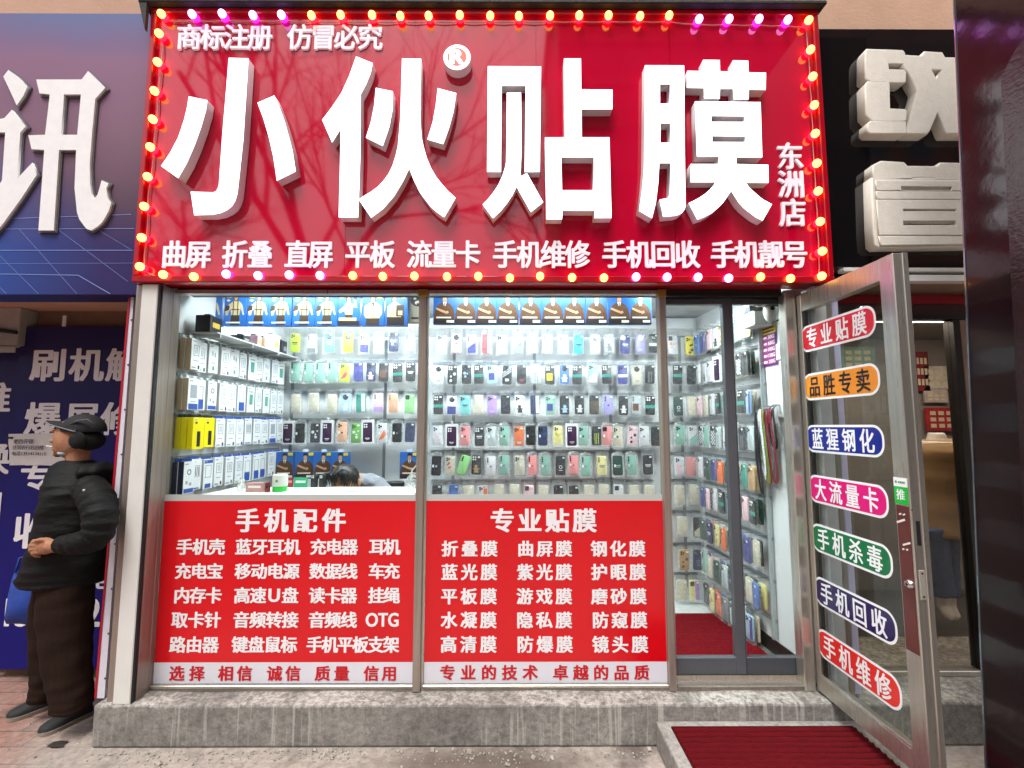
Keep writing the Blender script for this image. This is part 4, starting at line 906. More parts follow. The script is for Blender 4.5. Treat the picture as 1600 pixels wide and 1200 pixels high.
def print_me(d, k, seed=0):
    key = ('p', d, k, seed if d in ('blobs', 'figure') else 0)
    if key in ME: return ME[key]
    b = MB(); y0, y1 = -CTH - .0001, -CTH - .0006; rg = random.Random(seed + 1); w = CWD - .008
    def bx(x0, x1, z0, z1, y=y1): b.box(x0, x1, y, y0, z0, z1)
    def disc(x, z, r, rz=None): b.prism([(x + r * math.cos(a * .5236), y0, z + (rz or r) * math.sin(a * .5236)) for a in range(12)], (0, y1 - y0, 0))
    if d == 'band': bx(-w / 2 - .003, w / 2 + .003, -.022, .002)
    elif d == 'split': bx(-w / 2, w / 2, -.07, -.008)
    elif d == 'foot': bx(-w / 2, w / 2, -.071, -.034)
    elif d == 'half': bx(.004, w / 2, -.07, .07)
    elif d == 'diag': b.prism([(-w / 2, y0, -.07), (w / 2, y0, -.07), (w / 2, y0, .02), (-w / 2, y0, -.03)], (0, y1 - y0, 0))
    elif d == 'stripes':
        for i in range(3): b.prism([(-w / 2, y0, -.018 + i * .016), (w / 2, y0, .028 + i * .016), (w / 2, y0, .034 + i * .016), (-w / 2, y0, -.012 + i * .016)], (0, y1 - y0, 0))
        for i in range(3): disc((i - 1) * .009, -.04, .006, .012)
    elif d == 'blobs':
        for i in range(4): disc(rg.uniform(-.02, .02), rg.uniform(-.055, .02), rg.uniform(.006, .014))
    elif d == 'dots':
        for i in range(4):
            for j in range(7): disc(-.024 + i * .016 + (j % 2) * .006, -.06 + j * .014, .003)
    elif d == 'text': bx(-.022, .022, -.006, .004); bx(-.016, .018, -.016, -.011)
    elif d == 'textlow': bx(-.018, .018, -.05, -.044); bx(-.012, .012, -.058, -.055)
    elif d == 'logo': disc(0, -.004, .0075)
    elif d == 'ringlogo': b.lathe((0, y0, -.012), [(.014, 0), (.014, -.0005), (.009, -.0005), (.009, 0)], 18, axis='Y', cap=False); bx(-.014, .014, -.04, -.035)
    elif d == 'patch': bx(-.026, .02, -.045, .012)
    elif d == 'lines':
        for x in (-.016, -.004, .01): bx(x, x + .004, -.066, .02)
    elif d == 'swoosh': b.prism([(-.026, y0, -.012), (-.01, y0, -.02), (.028, y0, .012), (-.008, y0, -.008)], (0, y1 - y0, 0)); bx(-.02, .02, -.046, -.042)
    elif d == 'figure':
        disc(rg.uniform(-.005, .006), -.012, .013); b.prism([(-.018, y0, -.06), (.02, y0, -.06), (.014, y0, -.022), (-.012, y0, -.024)], (0, y1 - y0, 0)); bx(-.026, .026, -.034, -.027)
    elif d == 'check':
        for i in range(4):
            for j in range(8):
                if (i + j) % 2: bx(-.028 + i * .014, -.014 + i * .014, -.066 + j * .0125, -.0535 + j * .0125)
    elif d == 'rainbow':
        for i in range(3): b.prism([(-.03 + i * .012, y0, -.05 + i * .004), (-.02 + i * .012, y0, -.056 + i * .004), (.02 + i * .006, y0, .02 - i * .012), (.014 + i * .006, y0, .024 - i * .012)], (0, y1 - y0, 0))
    ME[key] = b.mesh('print', cmat(k)); return ME[key]
def pack_me(s):
    if ('k', s) in ME: return ME[('k', s)]
    b = MB()
    if s == 'bag':
        b.box(-.0485, .0485, -.019, -.0185, -.088, .112, 0); b.box(-.0485, .0485, .004, .0045, -.088, .112, 0)
        b.box(-.0485, -.048, -.0185, .004, -.088, .112, 0); b.box(.048, .0485, -.0185, .004, -.088, .112, 0); b.box(-.048, .048, -.0185, .004, -.088, -.0875, 0)
        b.box(.012, .03, -.0196, -.0192, .055, .067, 1)
    elif s == 'arch':
        pts = [(-.047, -.09), (.047, -.09), (.047, .075), (.04, .092), (.022, .104), (0, .107), (-.022, .104), (-.04, .092), (-.047, .075)]
        inn = [(-.0405, -.083), (.0405, -.083), (.0405, .07), (.036, .079), (.02, .083), (0, .084), (-.02, .083), (-.036, .079), (-.0405, .07)]
        for y_, m in ((-.014, 0),):
            b.loft([[(x, .004, z) for x, z in pts], [(x, -.014, z) for x, z in pts], [(x, -.014, z) for x, z in inn], [(x, -.004, z) for x, z in inn]], 2, cap=False)
        b.poly([(x, -.0165, z) for x, z in inn], 3); b.box(-.03, -.016, -.0175, -.017, -.012, .008, 1)
    elif s == 'card':
        b.loft([rp(0, .006, .1, .186, .004, .006), rp(0, .006, .1, .186, .004, -.0135), rp(0, 0, .078, .156, .012, -.0135), rp(0, 0, .078, .156, .012, -.004)], 1, cap=False)
        b.box(-.01, .01, -.001, .001, .1, .122, 1); b.box(-.002, .002, -.03, -.0, .108, .11, 4)
    ME[('k', s)] = b.mesh('bag' if s == 'bag' else 'blister' if s == 'arch' else 'card_frame', [FILM, TAGW, CLAM if s == 'arch' else CARD, film_mat('clamshell_face', '#ffffff', 0.04, .08), LENSR]); return ME[('k', s)]
DW = dict(band='{} band', split='{} lower half', foot='{} bottom edge', half='{} half', diag='{} slanted base', stripes='{} diagonal stripes', blobs='{} blobs', dots='{} dots', text='{} wording', textlow='small {} wording', logo='small {} mark',
    ringlogo='{} ring mark', patch='{} patch', lines='{} lines', swoosh='{} swoosh', figure='{} drawn figure', check='{} checks', rainbow='{} slanted bands')
ORD = 'first second third fourth fifth sixth seventh eighth ninth tenth eleventh twelfth thirteenth fourteenth fifteenth sixteenth seventeenth eighteenth'.split()
rc = random.Random(21)
def child(o, name, me, loc=(0, 0, 0)):
    c = bpy.data.objects.new(name, me); COL.objects.link(c); c.parent = o; c.location = loc; return c
def phone_case(spec, loc, label, group, rz=0.0, ry=0.0, sc=1.0):
    """spec: colour/lens/print:colour/pack"""
    k, ln, pr, pk = (spec.split('/') + ['', '', ''])[:4]
    o = bpy.data.objects.new('phone_case', case_me(k)); COL.objects.link(o)
    o.location = loc; o.rotation_euler = (0, ry, rz); o.scale = (sc, 1, sc)
    if ln: child(o, 'lens_plate', lens_me(ln, 'black' if ln in ('sq',) and k in ('black', 'navy') else k))
    if pr:
        d, c = pr.split(':'); child(o, 'print', print_me(d, c, rc.randrange(6)))
    if pk: child(o, {'bag': 'bag', 'arch': 'blister', 'card': 'card_frame'}[pk], pack_me(pk))
    tag(o, label, 'phone case', group); return o
def words_for(spec):
    k, ln, pr, pk = (spec.split('/') + ['', '', ''])[:4]
    s = CC[k][1] + ' case'
    if pr: d, c = pr.split(':'); s += ' with ' + DW[d].format(CC[c][1])
    elif pk == 'card': s += ' in white card'
    elif pk == 'arch': s += ' in clear shell'
    return s
YC = 1.165
ROWS = [
 ('left window', 'top', 520, 552, 461, [(461,'lime/sq/text:black/bag'),(486.5,'white/st/foot:grey/bag'),(515,'aqua/ri/text:yellow/bag'),(543,'yellow/ri/text:red/bag'),(569,'white/sq/split:indigo/bag'),(592,'white/st/dots:grey/bag'),(616,'navy/sq/blobs:white/bag'),(641,'pblue/st//bag')]),
 ('left window', 'second', 565.5, 597.5, 0, [(461,'sage/st//arch'),(481,'sage/st//arch'),(500.5,'sage/st//arch'),(519.5,'sage/st//arch'),(539,'lime/sq/rainbow:red/bag'),(560,'indigo/sq/logo:navy/bag'),(579,'navy/sq/figure:ppink/bag'),(600,'black/sq/patch:brown/bag'),(621,'black/w4/band:teal/bag'),(642,'black/w4/text:white/bag')]),
 ('left window', 'third', 614, 646, 0, [(463,'cream///bag'),(490,'cream///bag'),(518.5,'cream///bag'),(539.5,'pblue/ri/figure:white/bag'),(563.5,'teal/sq/half:white/bag'),(590.5,'ppink/st/foot:lilac/bag'),(615,'peach/st/dots:brown/bag'),(640,'lgreen/d//bag')]),
 ('left window', 'fourth', 660, 692, 0, [(449.5,'plum/w4/textlow:white/card'),(470,'black/sq//arch'),(491.5,'black/sq/blobs:white/bag'),(511,'plum/w4/textlow:white/card'),(535.5,'peach/sq/logo:black/arch'),(557,'green/sq/blobs:white/bag'),(575.5,'plum/w4/textlow:white/card'),(598.5,'white/sq/rainbow:orange/arch'),(620.5,'black/sq/logo:grey/arch'),(641,'navy/sq//bag')]),
 ('right window', 'top', 522, 553, 0, [(690.5,'clear/sq//bag'),(713,'ppink/ri/logo:red/bag'),(737,'white/st/diag:indigo/bag'),(761,'red//half:white/bag'),(784,'clear/sq/lines:grey/bag'),(809,'clear//diag:grey/bag'),(832,'white/st//bag'),(855.5,'white/st/logo:grey/bag'),(880,'white/st//bag'),(904.5,'cyan/st/text:navy/bag'),(930,'white/ri/textlow:grey/bag'),(952,'clear/sq/figure:grey/bag'),(977,'indigo/d/text:white/bag'),(1000,'lav/ri/textlow:white/bag'),(1021,'black/ri/band:white/bag')]),
 ('right window', 'second', 570, 600.5, 0, [(685,'white/ri/textlow:grey/bag'),(707,'black/w4/blobs:white/bag'),(729,'black/sq/blobs:pblue/bag'),(748,'black/w4/band:teal/bag'),(768.5,'pblue/sq/patch:indigo/bag'),(792.5,'black/sq/stripes:white/bag'),(815,'black//textlow:red/bag'),(837,'clear//lines:black/bag'),(859,'black/w4/patch:yellow/bag'),(882,'blue/ri/figure:white/bag'),(902,'black/w4/band:teal/bag'),(925.5,'sage/sq/diag:ppink/bag'),(948,'black/w4/band:teal/bag'),(972,'indigo/sq/band:white/bag'),(995,'cream/ri/textlow:grey/bag'),(1016,'black/sq/lines:grey/bag')]),
 ('right window', 'third', 617.5, 648, 0, [(684.5,'black/w4/band:teal/bag'),(705.5,'white/ri/split:indigo/bag'),(726.5,'aqua/sq/text:black/bag'),(748,'cream///bag'),(769,'lilac/sq/textlow:white/bag'),(790,'black/st/swoosh:indigo/bag'),(812,'white/sq/figure:black/bag'),(836,'navy/st/half:white/bag'),(859.5,'sage/sq/patch:indigo/bag'),(882,'black//figure:pblue/bag'),(905,'black/sq/figure:white/bag'),(928.5,'black/sq/dots:tan/bag'),(951,'lav/st/logo:indigo/bag'),(973.5,'black/sq/figure:white/bag'),(994.5,'clear/st/patch:brown/bag'),(1015,'black/w4/band:teal/bag')]),
 ('right window', 'fourth', 665.5, 696.5, 0, [(684,'white/sq/blobs:ppink/bag'),(705.5,'plum/w4/textlow:white/card'),(726.5,'pink/sq/logo:black/arch'),(749,'black/w4/text:white/bag'),(769,'clear/sq//arch'),(788,'sage/sq/logo:black/arch'),(811,'orange/sq/textlow:white/bag'),(829,'black/sq//arch'),(848,'navy/sq//arch'),(872,'lyel/sq/blobs:yellow/bag'),(893,'plum/w4/textlow:white/card'),(911,'sage/sq/logo:black/arch'),(931.5,'black/st/lines:lime/bag'),(948,'pink/d//arch'),(965,'cream/sq/logo:black/arch'),(988.5,'ppink/sq/blobs:black/bag'),(1006.5,'white/sq/logo:grey/arch'),(1024,'black/sq//bag')]),
 ('right window', 'fifth', 711, 743, 0, [(682,'black//logo:white/arch'),(704,'cream/sq/blobs:red/bag'),(725,'lgreen/st//'),(744.5,'black/w4/figure:tan/bag'),(767,'white/st/logo:grey/arch'),(788,'sage/st/logo:grey/arch'),(812,'cream/sq/dots:clear/bag'),(832,'pink/st/logo:red/arch'),(852,'sage/st/logo:grey/arch'),(876,'black/st/ringlogo:white/bag'),(896,'pink/st/logo:red/arch'),(915,'sage/st/logo:grey/arch'),(940.5,'lyel/st/text:grey/bag'),(964.5,'dgreen//text:sage/arch'),(987,'sage/st/logo:grey/arch'),(1012.5,'black//text:white/bag')]),
 ('right window', 'lowest', 758, 789, 0, [(683,'black/sq//bag'),(708.5,'blue/st//bag'),(733,'cream///bag'),(755,'white/sq/half:orange/bag'),(780,'cream///bag'),(804.5,'cream///bag'),(827,'ppink/d//bag'),(849.5,'cream///bag'),(873,'black/sq//bag'),(897,'black/st//bag'),(921,'cream///bag'),(944,'cream///bag'),(966,'white/d//bag'),(991.5,'cream///bag'),(1014,'cream///bag')]),
 ('doorway', 'top', 525, 555, 0, [(1050,'white/d/blobs:peach/bag'),(1079,'yellow/sq/blobs:black/bag')]),
 ('doorway', 'second', 570, 601, 0, [(1058,'black/w4/band:teal/bag'),(1080,'black/sq//bag')]),
 ('doorway', 'third', 618, 650, 0, [(1060,'dgreen//ringlogo:white/bag'),(1081,'cream///bag')]),
 ('doorway', 'fourth', 664, 696, 0, [(1063,'sage/sq//arch'),(1083,'white/sq/diag:sage/bag')]),
 ('doorway', 'fifth', 713, 744, 0, [(1062,'white/sq/patch:ppink/bag'),(1081,'pink//dots:plum/bag')]),
 ('doorway', 'sixth', 756, 790, 0, [(1061.5,'cream///bag'),(1085,'cream///bag')]),
 ('doorway', 'seventh', 808, 840, 0, [(1067,'cream///bag'),(1090,'black//diag:cream/bag')]),
 ('doorway', 'eighth', 858, 891, 0, [(1069,'tan/sq/blobs:brown/bag'),(1091,'navy/sq/ringlogo:grey/bag')]),
 ('doorway', 'lowest', 905, 940, 0, [(1066.5,'cream///bag'),(1085.5,'lyel/d/half:lilac/bag')]),
]
zrow = {}
for (win, rn, yt, yb, _z, items) in ROWS:
    for i, (px, spec) in enumerate(items):
        py = (yt + yb) / 2 + rc.uniform(-1, 1)
        w = W(px, py, YC); zrow[(win, rn)] = w.z
        ry, dy = rc.uniform(-.035, .035), rc.uniform(-.012, .02)
        if win == 'right window' and rn == 'fifth' and i == 2: ry, dy = R(20), -.03
        rowp = {'top': 'top row', 'lowest': 'lowest row'}.get(rn, rn + ' row')
        phone_case(spec, w + Vector((0, dy, 0)), f"{words_for(spec)}, {ORD[i]} in {rowp} of {'back wall in doorway' if win == 'doorway' else win}", 'phone cases on the back wall', rz=rc.uniform(-.08, .08), ry=ry)
# racks: rails with hooks
RAILM = mat('rail_zinc', '#9ba0a2', 0.35, 0.6, var=.1, vscale=5)
t = thing('display_rack', 'grey rails with hooks across the back wall carrying phone cases', 'rack', (0, YB - .02, 1.2))
for (win, rn, yt, yb, _z, items) in ROWS:
    z = zrow[(win, rn)] + 0.098; xs = [W(p_, yt, YC).x for p_, _ in items]; k = MB()
    k.box(min(xs) - .06, max(xs) + .06, YB - .012, YB - .002, z - .01, z + .012)
    for x in xs: k.tube([(x, YB - .01, z), (x, YC - .03, z + .002), (x, YC - .035, z + .012)], .0022, 5)
    k.build('rail', RAILM, t)
k = MB()
for x in (-1.78, -1.02, -.46, .2, .82, 1.4): k.box(x - .012, x + .012, YB - .0015, YB + .001, .3, 2.3)
k.build('upright', RAILM, t)

# cases on the doorway's right-hand wall, seen nearly edge-on
t = thing('display_rack', 'grey rails with hooks along the doorway side wall', 'rack', (1.58, .7, .3))
wallx = lambda y: XR0 + (XR1 - XR0) * y / YB
dn = ['top', 'second', 'third', 'fourth', 'fifth', 'sixth', 'seventh', 'eighth', 'lowest']
HK = ['back corner', 'second', 'third', 'fourth', 'fifth', 'sixth', 'seventh', 'eighth', 'ninth']
pool = ['white/sq//bag', 'black/sq/lines:grey/bag', 'black/sq//bag', 'navy/sq/text:white/bag', 'indigo/sq//bag', 'clear/sq/lines:grey/bag', 'cream///bag', 'lyel/sq/blobs:tan/bag', 'black/w4/band:teal/bag', 'pblue/sq/half:indigo/bag', 'sage/st//arch', 'teal/st//bag', 'orange/st//bag', 'blue/sq/logo:white/bag', 'tan/sq/dots:brown/bag', 'red/sq//bag', 'white//figure:black/bag', 'plum/w4//card', 'black/sq/check:white/bag', 'grey/st//bag', 'ppink/sq//bag', 'dgreen/sq//bag']
PR = pool[2:6] + pool[5:8] + pool
slant = math.atan2(XR1 - XR0, YB)
yh = [1.1, 1.0, .9, .8, .7, .6, .5, .41]
for ri, rn in enumerate(dn):
    z = zrow[('doorway', rn)]; k = MB()
    k.prism([(wallx(.33) - .012, .33, z + .09), (wallx(.33) - .002, .33, z + .09), (wallx(1.2) - .002, 1.2, z + .09), (wallx(1.2) - .012, 1.2, z + .09)], (0, 0, .02))
    for hi, y in enumerate(yh):
        if ri == 8 and hi > 6: continue
        x = wallx(y); zj = z + rc.uniform(-.012, .006); nst = 2
        k.tube([(x - .01, y, z + .1), (x - .1, y, z + .102), (x - .105, y, z + .11)], .0022, 5)
        for q in range(nst):
            spec = rc.choice(PR)
            if q: spec = '/'.join(spec.split('/')[:3] + [''])
            o = phone_case(spec, (x - .06 + q * .03 - rc.uniform(0, .014), y + rc.uniform(-.008, .008), zj), '', 'phone cases on the doorway side wall', rz=R(-90) - slant + rc.uniform(-.16, .1), ry=0, sc=1.0)
            o['label'] = f"{CC[spec.split('/')[0]][1]} case {'behind another' if q else 'in front'} on {HK[hi]} hook, {dn[ri]} row, doorway side wall"
    k.build('rail', RAILM, t)
MB().box(wallx(.36) - .03, wallx(.36) - .0, .335, .345, .3, 2.3).build('end_trim', mat('clear_trim', '#b9c0c2', .3, .4), t)

# blue film boxes with a printed man
BOXB = mat('blue_carton', '#2a66b4', 0.35, var=.1, vscale=6); SKIN_P, HAIR_P, SUIT_P = mat('print_skin', '#c59a74', .5), mat('print_hair', '#17140f', .5), mat('print_suit', '#573820', .5, var=.25, vscale=40)
CREAM_P, STRAP_P, WHT_P, YEL_P, DARK_P = mat('print_cream', '#c9b78c', .5, var=.2, vscale=40), mat('print_strap', '#3a2a1c', .5), mat('print_white', '#e4e0d4', .5), mat('print_yellow', '#d9c92c', .5), mat('print_dark', '#2a1c1c', .5)
PM = [SUIT_P, SKIN_P, HAIR_P, CREAM_P, STRAP_P, WHT_P, YEL_P, DARK_P]
BW, BH, BD = 0.142, 0.205, 0.034
def fig_me(kind):
    if ('f', kind) in ME: return ME[('f', kind)]
    b = MB(); lay = [0]
    def pol(pts, mi):
        lay[0] += 1; y = -BD - .0002 * lay[0]
        b.prism([((u - .5) * BW, y + .00015, (v - .5) * BH) for u, v in pts], (0, -.0002, 0), mi)
    def el(u, v, ru, rv, mi, n=12): pol([(u + ru * math.cos(2 * math.pi * i / n), v + rv * math.sin(2 * math.pi * i / n)) for i in range(n)], mi)
    if kind == 'suit':
        pol([(.02, .02), (.98, .02), (.96, .3), (.9, .5), (.78, .62), (.6, .7), (.42, .7), (.24, .63), (.12, .52), (.05, .35)], 0)
        pol([(.42, .7), (.6, .7), (.51, .52)], 5); pol([(.49, .68), (.53, .68), (.53, .54), (.51, .52), (.49, .54)], 7)
        el(.51, .84, .13, .12, 2); el(.51, .8, .1, .11, 1); pol([(.38, .86), (.64, .86), (.6, .95), (.42, .95)], 2)
        pol([(.12, .47), (.4, .38), (.62, .33), (.62, .4), (.42, .45), (.14, .53)], 1); pol([(.56, .32), (.7, .36), (.66, .43), (.56, .41)], 1)
        pol([(.02, .01), (.98, .01), (.98, .16), (.02, .16)], 7); pol([(.14, .19), (.8, .19), (.8, .235), (.14, .235)], 5); pol([(.6, .05), (.93, .05), (.93, .13), (.6, .13)], 5); pol([(.68, .86), (.92, .86), (.92, .97), (.68, .97)], 6)
    elif kind == 'strap':
        pol([(.3, .02), (.72, .02), (.7, .36), (.34, .36)], 4); pol([(.34, .34), (.7, .34), (.78, .72), (.62, .8), (.44, .8), (.28, .7)], 3)
        pol([(.28, .7), (.2, .66), (.06, .5), (.1, .32), (.2, .34), (.24, .48), (.34, .56)], 3); pol([(.78, .72), (.84, .62), (.92, .36), (.86, .34), (.76, .55)], 3)
        pol([(.02, .45), (.24, .5), (.26, .64), (.08, .64)], 4); pol([(.4, .34), (.44, .34), (.44, .8), (.4, .8)], 4); pol([(.6, .34), (.64, .34), (.64, .8), (.6, .8)], 4); pol([(.34, .5), (.7, .5), (.7, .53), (.34, .53)], 4)
        el(.53, .87, .1, .1, 2); el(.53, .88, .075, .085, 1); pol([(.12, .08), (.76, .08), (.76, .13), (.12, .13)], 5); pol([(.12, .88), (.34, .88), (.34, .97), (.12, .97)], 6); pol([(.1, .8), (.2, .84), (.3, .8), (.2, .76)], 5)
    elif kind == 'jacket':
        pol([(.2, .02), (.8, .02), (.8, .3), (.2, .3)], 4); pol([(.2, .24), (.8, .24), (.92, .4), (.9, .62), (.66, .74), (.38, .74), (.12, .62), (.1, .36)], 3)
        pol([(.44, .74), (.58, .74), (.52, .58)], 4); pol([(.505, .26), (.525, .26), (.525, .6), (.505, .6)], 4); pol([(.1, .36), (.24, .36), (.24, .46), (.12, .44)], 1); el(.5, .85, .13, .12, 2); el(.5, .83, .095, .1, 1); pol([(.72, .86), (.92, .86), (.92, .97), (.72, .97)], 6)
    elif kind == 'salute':
        pol([(.02, .02), (.98, .02), (.98, .16), (.02, .16)], 7); pol([(.06, .16), (.84, .16), (.84, .26), (.06, .26)], 3); pol([(.34, .26), (.66, .26), (.64, .4), (.34, .4)], 4); pol([(.34, .36), (.66, .36), (.68, .66), (.54, .76), (.36, .72), (.26, .6)], 3)
        pol([(.26, .6), (.04, .48), (.1, .4), (.32, .48)], 3); pol([(.66, .62), (.86, .56), (.8, .84), (.72, .84), (.72, .68), (.6, .7)], 3); el(.48, .83, .12, .11, 2); el(.48, .81, .085, .095, 1); el(.77, .88, .07, .06, 4); pol([(.08, .88), (.28, .88), (.28, .97), (.08, .97)], 6)
    elif kind == 'report':
        pol([(.1, .02), (.86, .02), (.86, .3), (.1, .3)], 7); pol([(.1, .28), (.72, .28), (.7, .66), (.5, .76), (.34, .74), (.1, .6)], 3); pol([(.5, .3), (.84, .3), (.84, .66), (.5, .66)], 4); pol([(.58, .34), (.78, .34), (.78, .48), (.58, .48)], 3); el(.4, .85, .12, .11, 2); el(.41, .83, .085, .095, 1); pol([(.72, .88), (.92, .88), (.92, .97), (.72, .97)], 6)
    elif kind == 'beast':
        el(.5, .72, .36, .2, 7); el(.34, .78, .07, .04, 5); el(.66, .78, .07, .04, 5); el(.5, .64, .16, .07, 5); el(.5, .6, .08, .03, 7); pol([(.2, .12), (.8, .12), (.8, .18), (.2, .18)], 4)
    ME[('f', kind)] = b.mesh('figure', PM); return ME[('f', kind)]
def film_box(kind, w, label, group, m=None, rz=0.0):
    key = ('fb', m.name if m else 'b')
    if key not in ME: b = MB(); b.box(-BW / 2, BW / 2, -BD, 0, -BH / 2, BH / 2, bev=.002); ME[key] = b.mesh('film_box', m or BOXB)
    o = bpy.data.objects.new('film_box', ME[key]); COL.objects.link(o); o.location = w; o.rotation_euler = (0, 0, rz); child(o, 'figure', fig_me(kind))
    if 'tab' not in ME: b = MB(); b.box(-.02, .02, -BD * .6, -BD * .6 + .001, BH / 2 - .002, BH / 2 + .02); ME['tab'] = b.mesh('hang_tab', TAGW)
    child(o, 'hang_tab', ME['tab']); return tag(o, label, 'box', group)
YBX = 0.40
KD = dict(strap='printed man in straps', salute='printed waving man', jacket='printed man in cream jacket', report='printed man holding papers', suit='printed man in suit', beast='printed beast face')
topL = [(334.5, 'strap'), (372, 'strap'), (407.5, 'strap'), (442.5, 'strap'), (478, 'strap'), (513.5, 'strap'), (548, 'salute'), (585, 'jacket'), (621, 'report')]
for i, (px, kd) in enumerate(topL): film_box(kd, W(px, 486.5, YBX), f"blue box with {KD[kd]}, {ORD[i]} in the left window's hanging top row", 'film boxes hanging at the window tops', rz=rc.uniform(-.04, .04))
film_box('beast', W(655, 482, YBX + .05), 'grey box with a printed beast face behind the middle window post', 'film boxes hanging at the window tops', m=mat('grey_carton', '#a8a18d', .6))
for i, px in enumerate((695.5, 728, 760.5, 793, 828.5, 863, 896, 930.5, 965.5, 998)): film_box('suit', W(px, 484, YBX), f"blue box with {KD['suit']}, {ORD[i]} in the right window's hanging top row", 'film boxes hanging at the window tops', rz=rc.uniform(-.04, .04))
for i, px in enumerate((446.5, 478, 507, 533, 640)): film_box('suit', W(px, 726.5, 1.12), f"blue box with {KD['suit']}, {ORD[i]} in the low row behind the counter", 'film boxes behind the counter', rz=rc.uniform(.0, .2))
for (xa, xb, nm) in ((-1.72, -.55, 'left'), (-.4, .78, 'right')):
    z = W(500, 458, YBX).z + .012
    t = thing('hanging_rail', f'steel rail carrying the row of blue boxes at the {nm} window top', 'rail', ((xa + xb) / 2, YBX + .02, z)); k = MB()
    k.box(xa, xb, YBX + .012, YBX + .026, z, z + .014); k.build('bar', STEEL, t)
    k = MB()
    for x in (xa + .05, xb - .05): k.box(x - .004, x + .004, YBX + .015, YBX + .023, z + .014, 2.459)
    k.build('drop_rod', STEEL, t)

# accessory boxes on the left wall
AW, AH, AD = 0.084, 0.178, 0.034
PALE, GLINE, BLUEP, NAVYP, YELP, TANP, GRNP, BLKP = mat('box_white', '#e6e7e8', .35), mat('box_grey_print', '#9aa1a8', .5), mat('box_blue_print', '#2b4ea0', .4), mat('box_navy', '#17213f', .4), mat('box_yellow', '#ead80c', .35), mat('box_tan', '#b9a384', .5), mat('box_green_print', '#4f9c86', .5), mat('box_black_print', '#18181a', .4)
def abox(body, side):
    key = ('ab', body.name, side.name)
    if key not in ME:
        b = MB(); b.box(0, AD, -AW / 2, AW / 2, -AH / 2, AH / 2, bev=.0015); me = b.mesh('accessory_box', [body, side])
        for p in me.polygons: p.material_index = 0 if abs(p.normal.x) > .5 else 1
        ME[key] = me
    return ME[key]
def aprint(v):
    key = ('ap', v)
    if key in ME: return ME[key]
    b = MB(); x0, x1 = AD + .0001, AD + .0007
    def r_(y0, y1, z0, z1, mi): b.box(x0, x1, y0 * AW, y1 * AW, z0 * AH, z1 * AH, mi)
    def fr(y0, y1, z0, z1, w, mi): r_(y0, y1, z1 - w * .5, z1, mi); r_(y0, y1, z0, z0 + w * .5, mi); r_(y0, y0 + w, z0 + w * .5, z1 - w * .5, mi); r_(y1 - w, y1, z0 + w * .5, z1 - w * .5, mi)
    r_(-.4, -.1, .4, .44, 0)
    if v == 'plug': fr(-.28, .28, -.05, .3, .05, 0); r_(-.1, -.04, .02, .24, 0); r_(.05, .1, .02, .24, 0); r_(-.25, .2, -.22, -.19, 0); r_(-.4, .0, -.45, -.4, 0); r_(.2, .36, -.46, -.34, 4)
    elif v == 'window': r_(-.3, .3, -.12, .3, 0); r_(-.25, .25, -.25, -.22, 0); r_(-.42, .42, -.48, -.3, 1)
    elif v == 'cable': fr(-.34, .34, -.08, .3, .04, 0); [r_(-.24 + i * .15, -.19 + i * .15, -.04, .26, 4) for i in range(4)]; r_(-.4, .3, -.46, -.42, 1)
    elif v == 'buds': r_(-.18, -.06, .1, .26, 0); r_(.08, .2, .06, .22, 0); r_(-.2, .2, -.16, -.13, 0); r_(-.1, .1, -.4, -.26, 2)
    elif v == 'bluefoot': fr(-.3, .3, -.15, .3, .05, 0); r_(-.34, .34, -.46, -.14, 3)
    elif v == 'bluetop': r_(-.44, .44, .36, .47, 3); fr(-.32, .32, -.12, .3, .05, 0); r_(-.3, .3, -.46, -.32, 1)
    elif v == 'ring': b.lathe((x0, 0, .03), [(.016, 0), (.016, .0006), (.011, .0006), (.011, 0)], 16, 4, 'X', cap=False); r_(-.3, -.1, -.2, -.1, 0); r_(.05, .25, -.26, -.16, 0); r_(-.44, .44, -.47, -.34, 1)
    elif v == 'yellow': r_(-.1, .22, -.42, .06, 4); r_(-.3, -.1, .3, .36, 4)
    elif v == 'green': r_(-.2, .25, -.2, .2, 2); r_(-.3, .3, .28, .32, 0)
    ME[key] = b.mesh('print', [GLINE, BLUEP, GRNP, BLUEP, BLKP]); return ME[key]
if 1:
    b = MB(); b.box(AD * .4, AD * .5, -AW * .47, AW * .47, AH / 2, AH / 2 + .018); ME['bt'] = b.mesh('hang_tab', BLUEP)
    b = MB(); b.box(AD * .4, AD * .5, -AW * .47, AW * .47, AH / 2, AH / 2 + .018); ME['wt'] = b.mesh('hang_tab', film_mat('clear_tab', '#eef4f4', .5))
    b = MB(); b.box(AD * .4, AD * .5, -AW * .47, AW * .47, AH / 2, AH / 2 + .018); ME['kt'] = b.mesh('hang_tab', BLKP)
slL = math.atan2(XL1 - XL0, YB)
wl = lambda y: XL0 + (XL1 - XL0) * y / YB
LR = [('top', 530, 574, ['plug', 'plug', 'buds', 'plug', 'buds', 'plug', 'green', 'plug', 'buds', 'plug', 'green'], 'wt'), ('second', 590, 640, ['window', 'bluefoot', 'ring', 'plug', 'plug', 'bluefoot', 'green', 'plug', 'green', 'plug', 'plug'], 'wt'),
      ('third', 652, 702, ['yellow', 'yellow', 'yellow', 'plug', 'plug', 'plug', 'cable', 'plug', 'plug', 'window', 'plug'], 'bt'), ('lowest', 718, 772, ['ring', 'cable', 'bluetop', 'plug', 'plug', 'plug', 'bluefoot', 'bluefoot', 'bluefoot', 'plug', 'bluefoot'], 'bt')]
t = thing('display_rack', 'grey rails with hooks along the left side wall carrying boxes', 'rack', (-1.84, .6, 1.1))
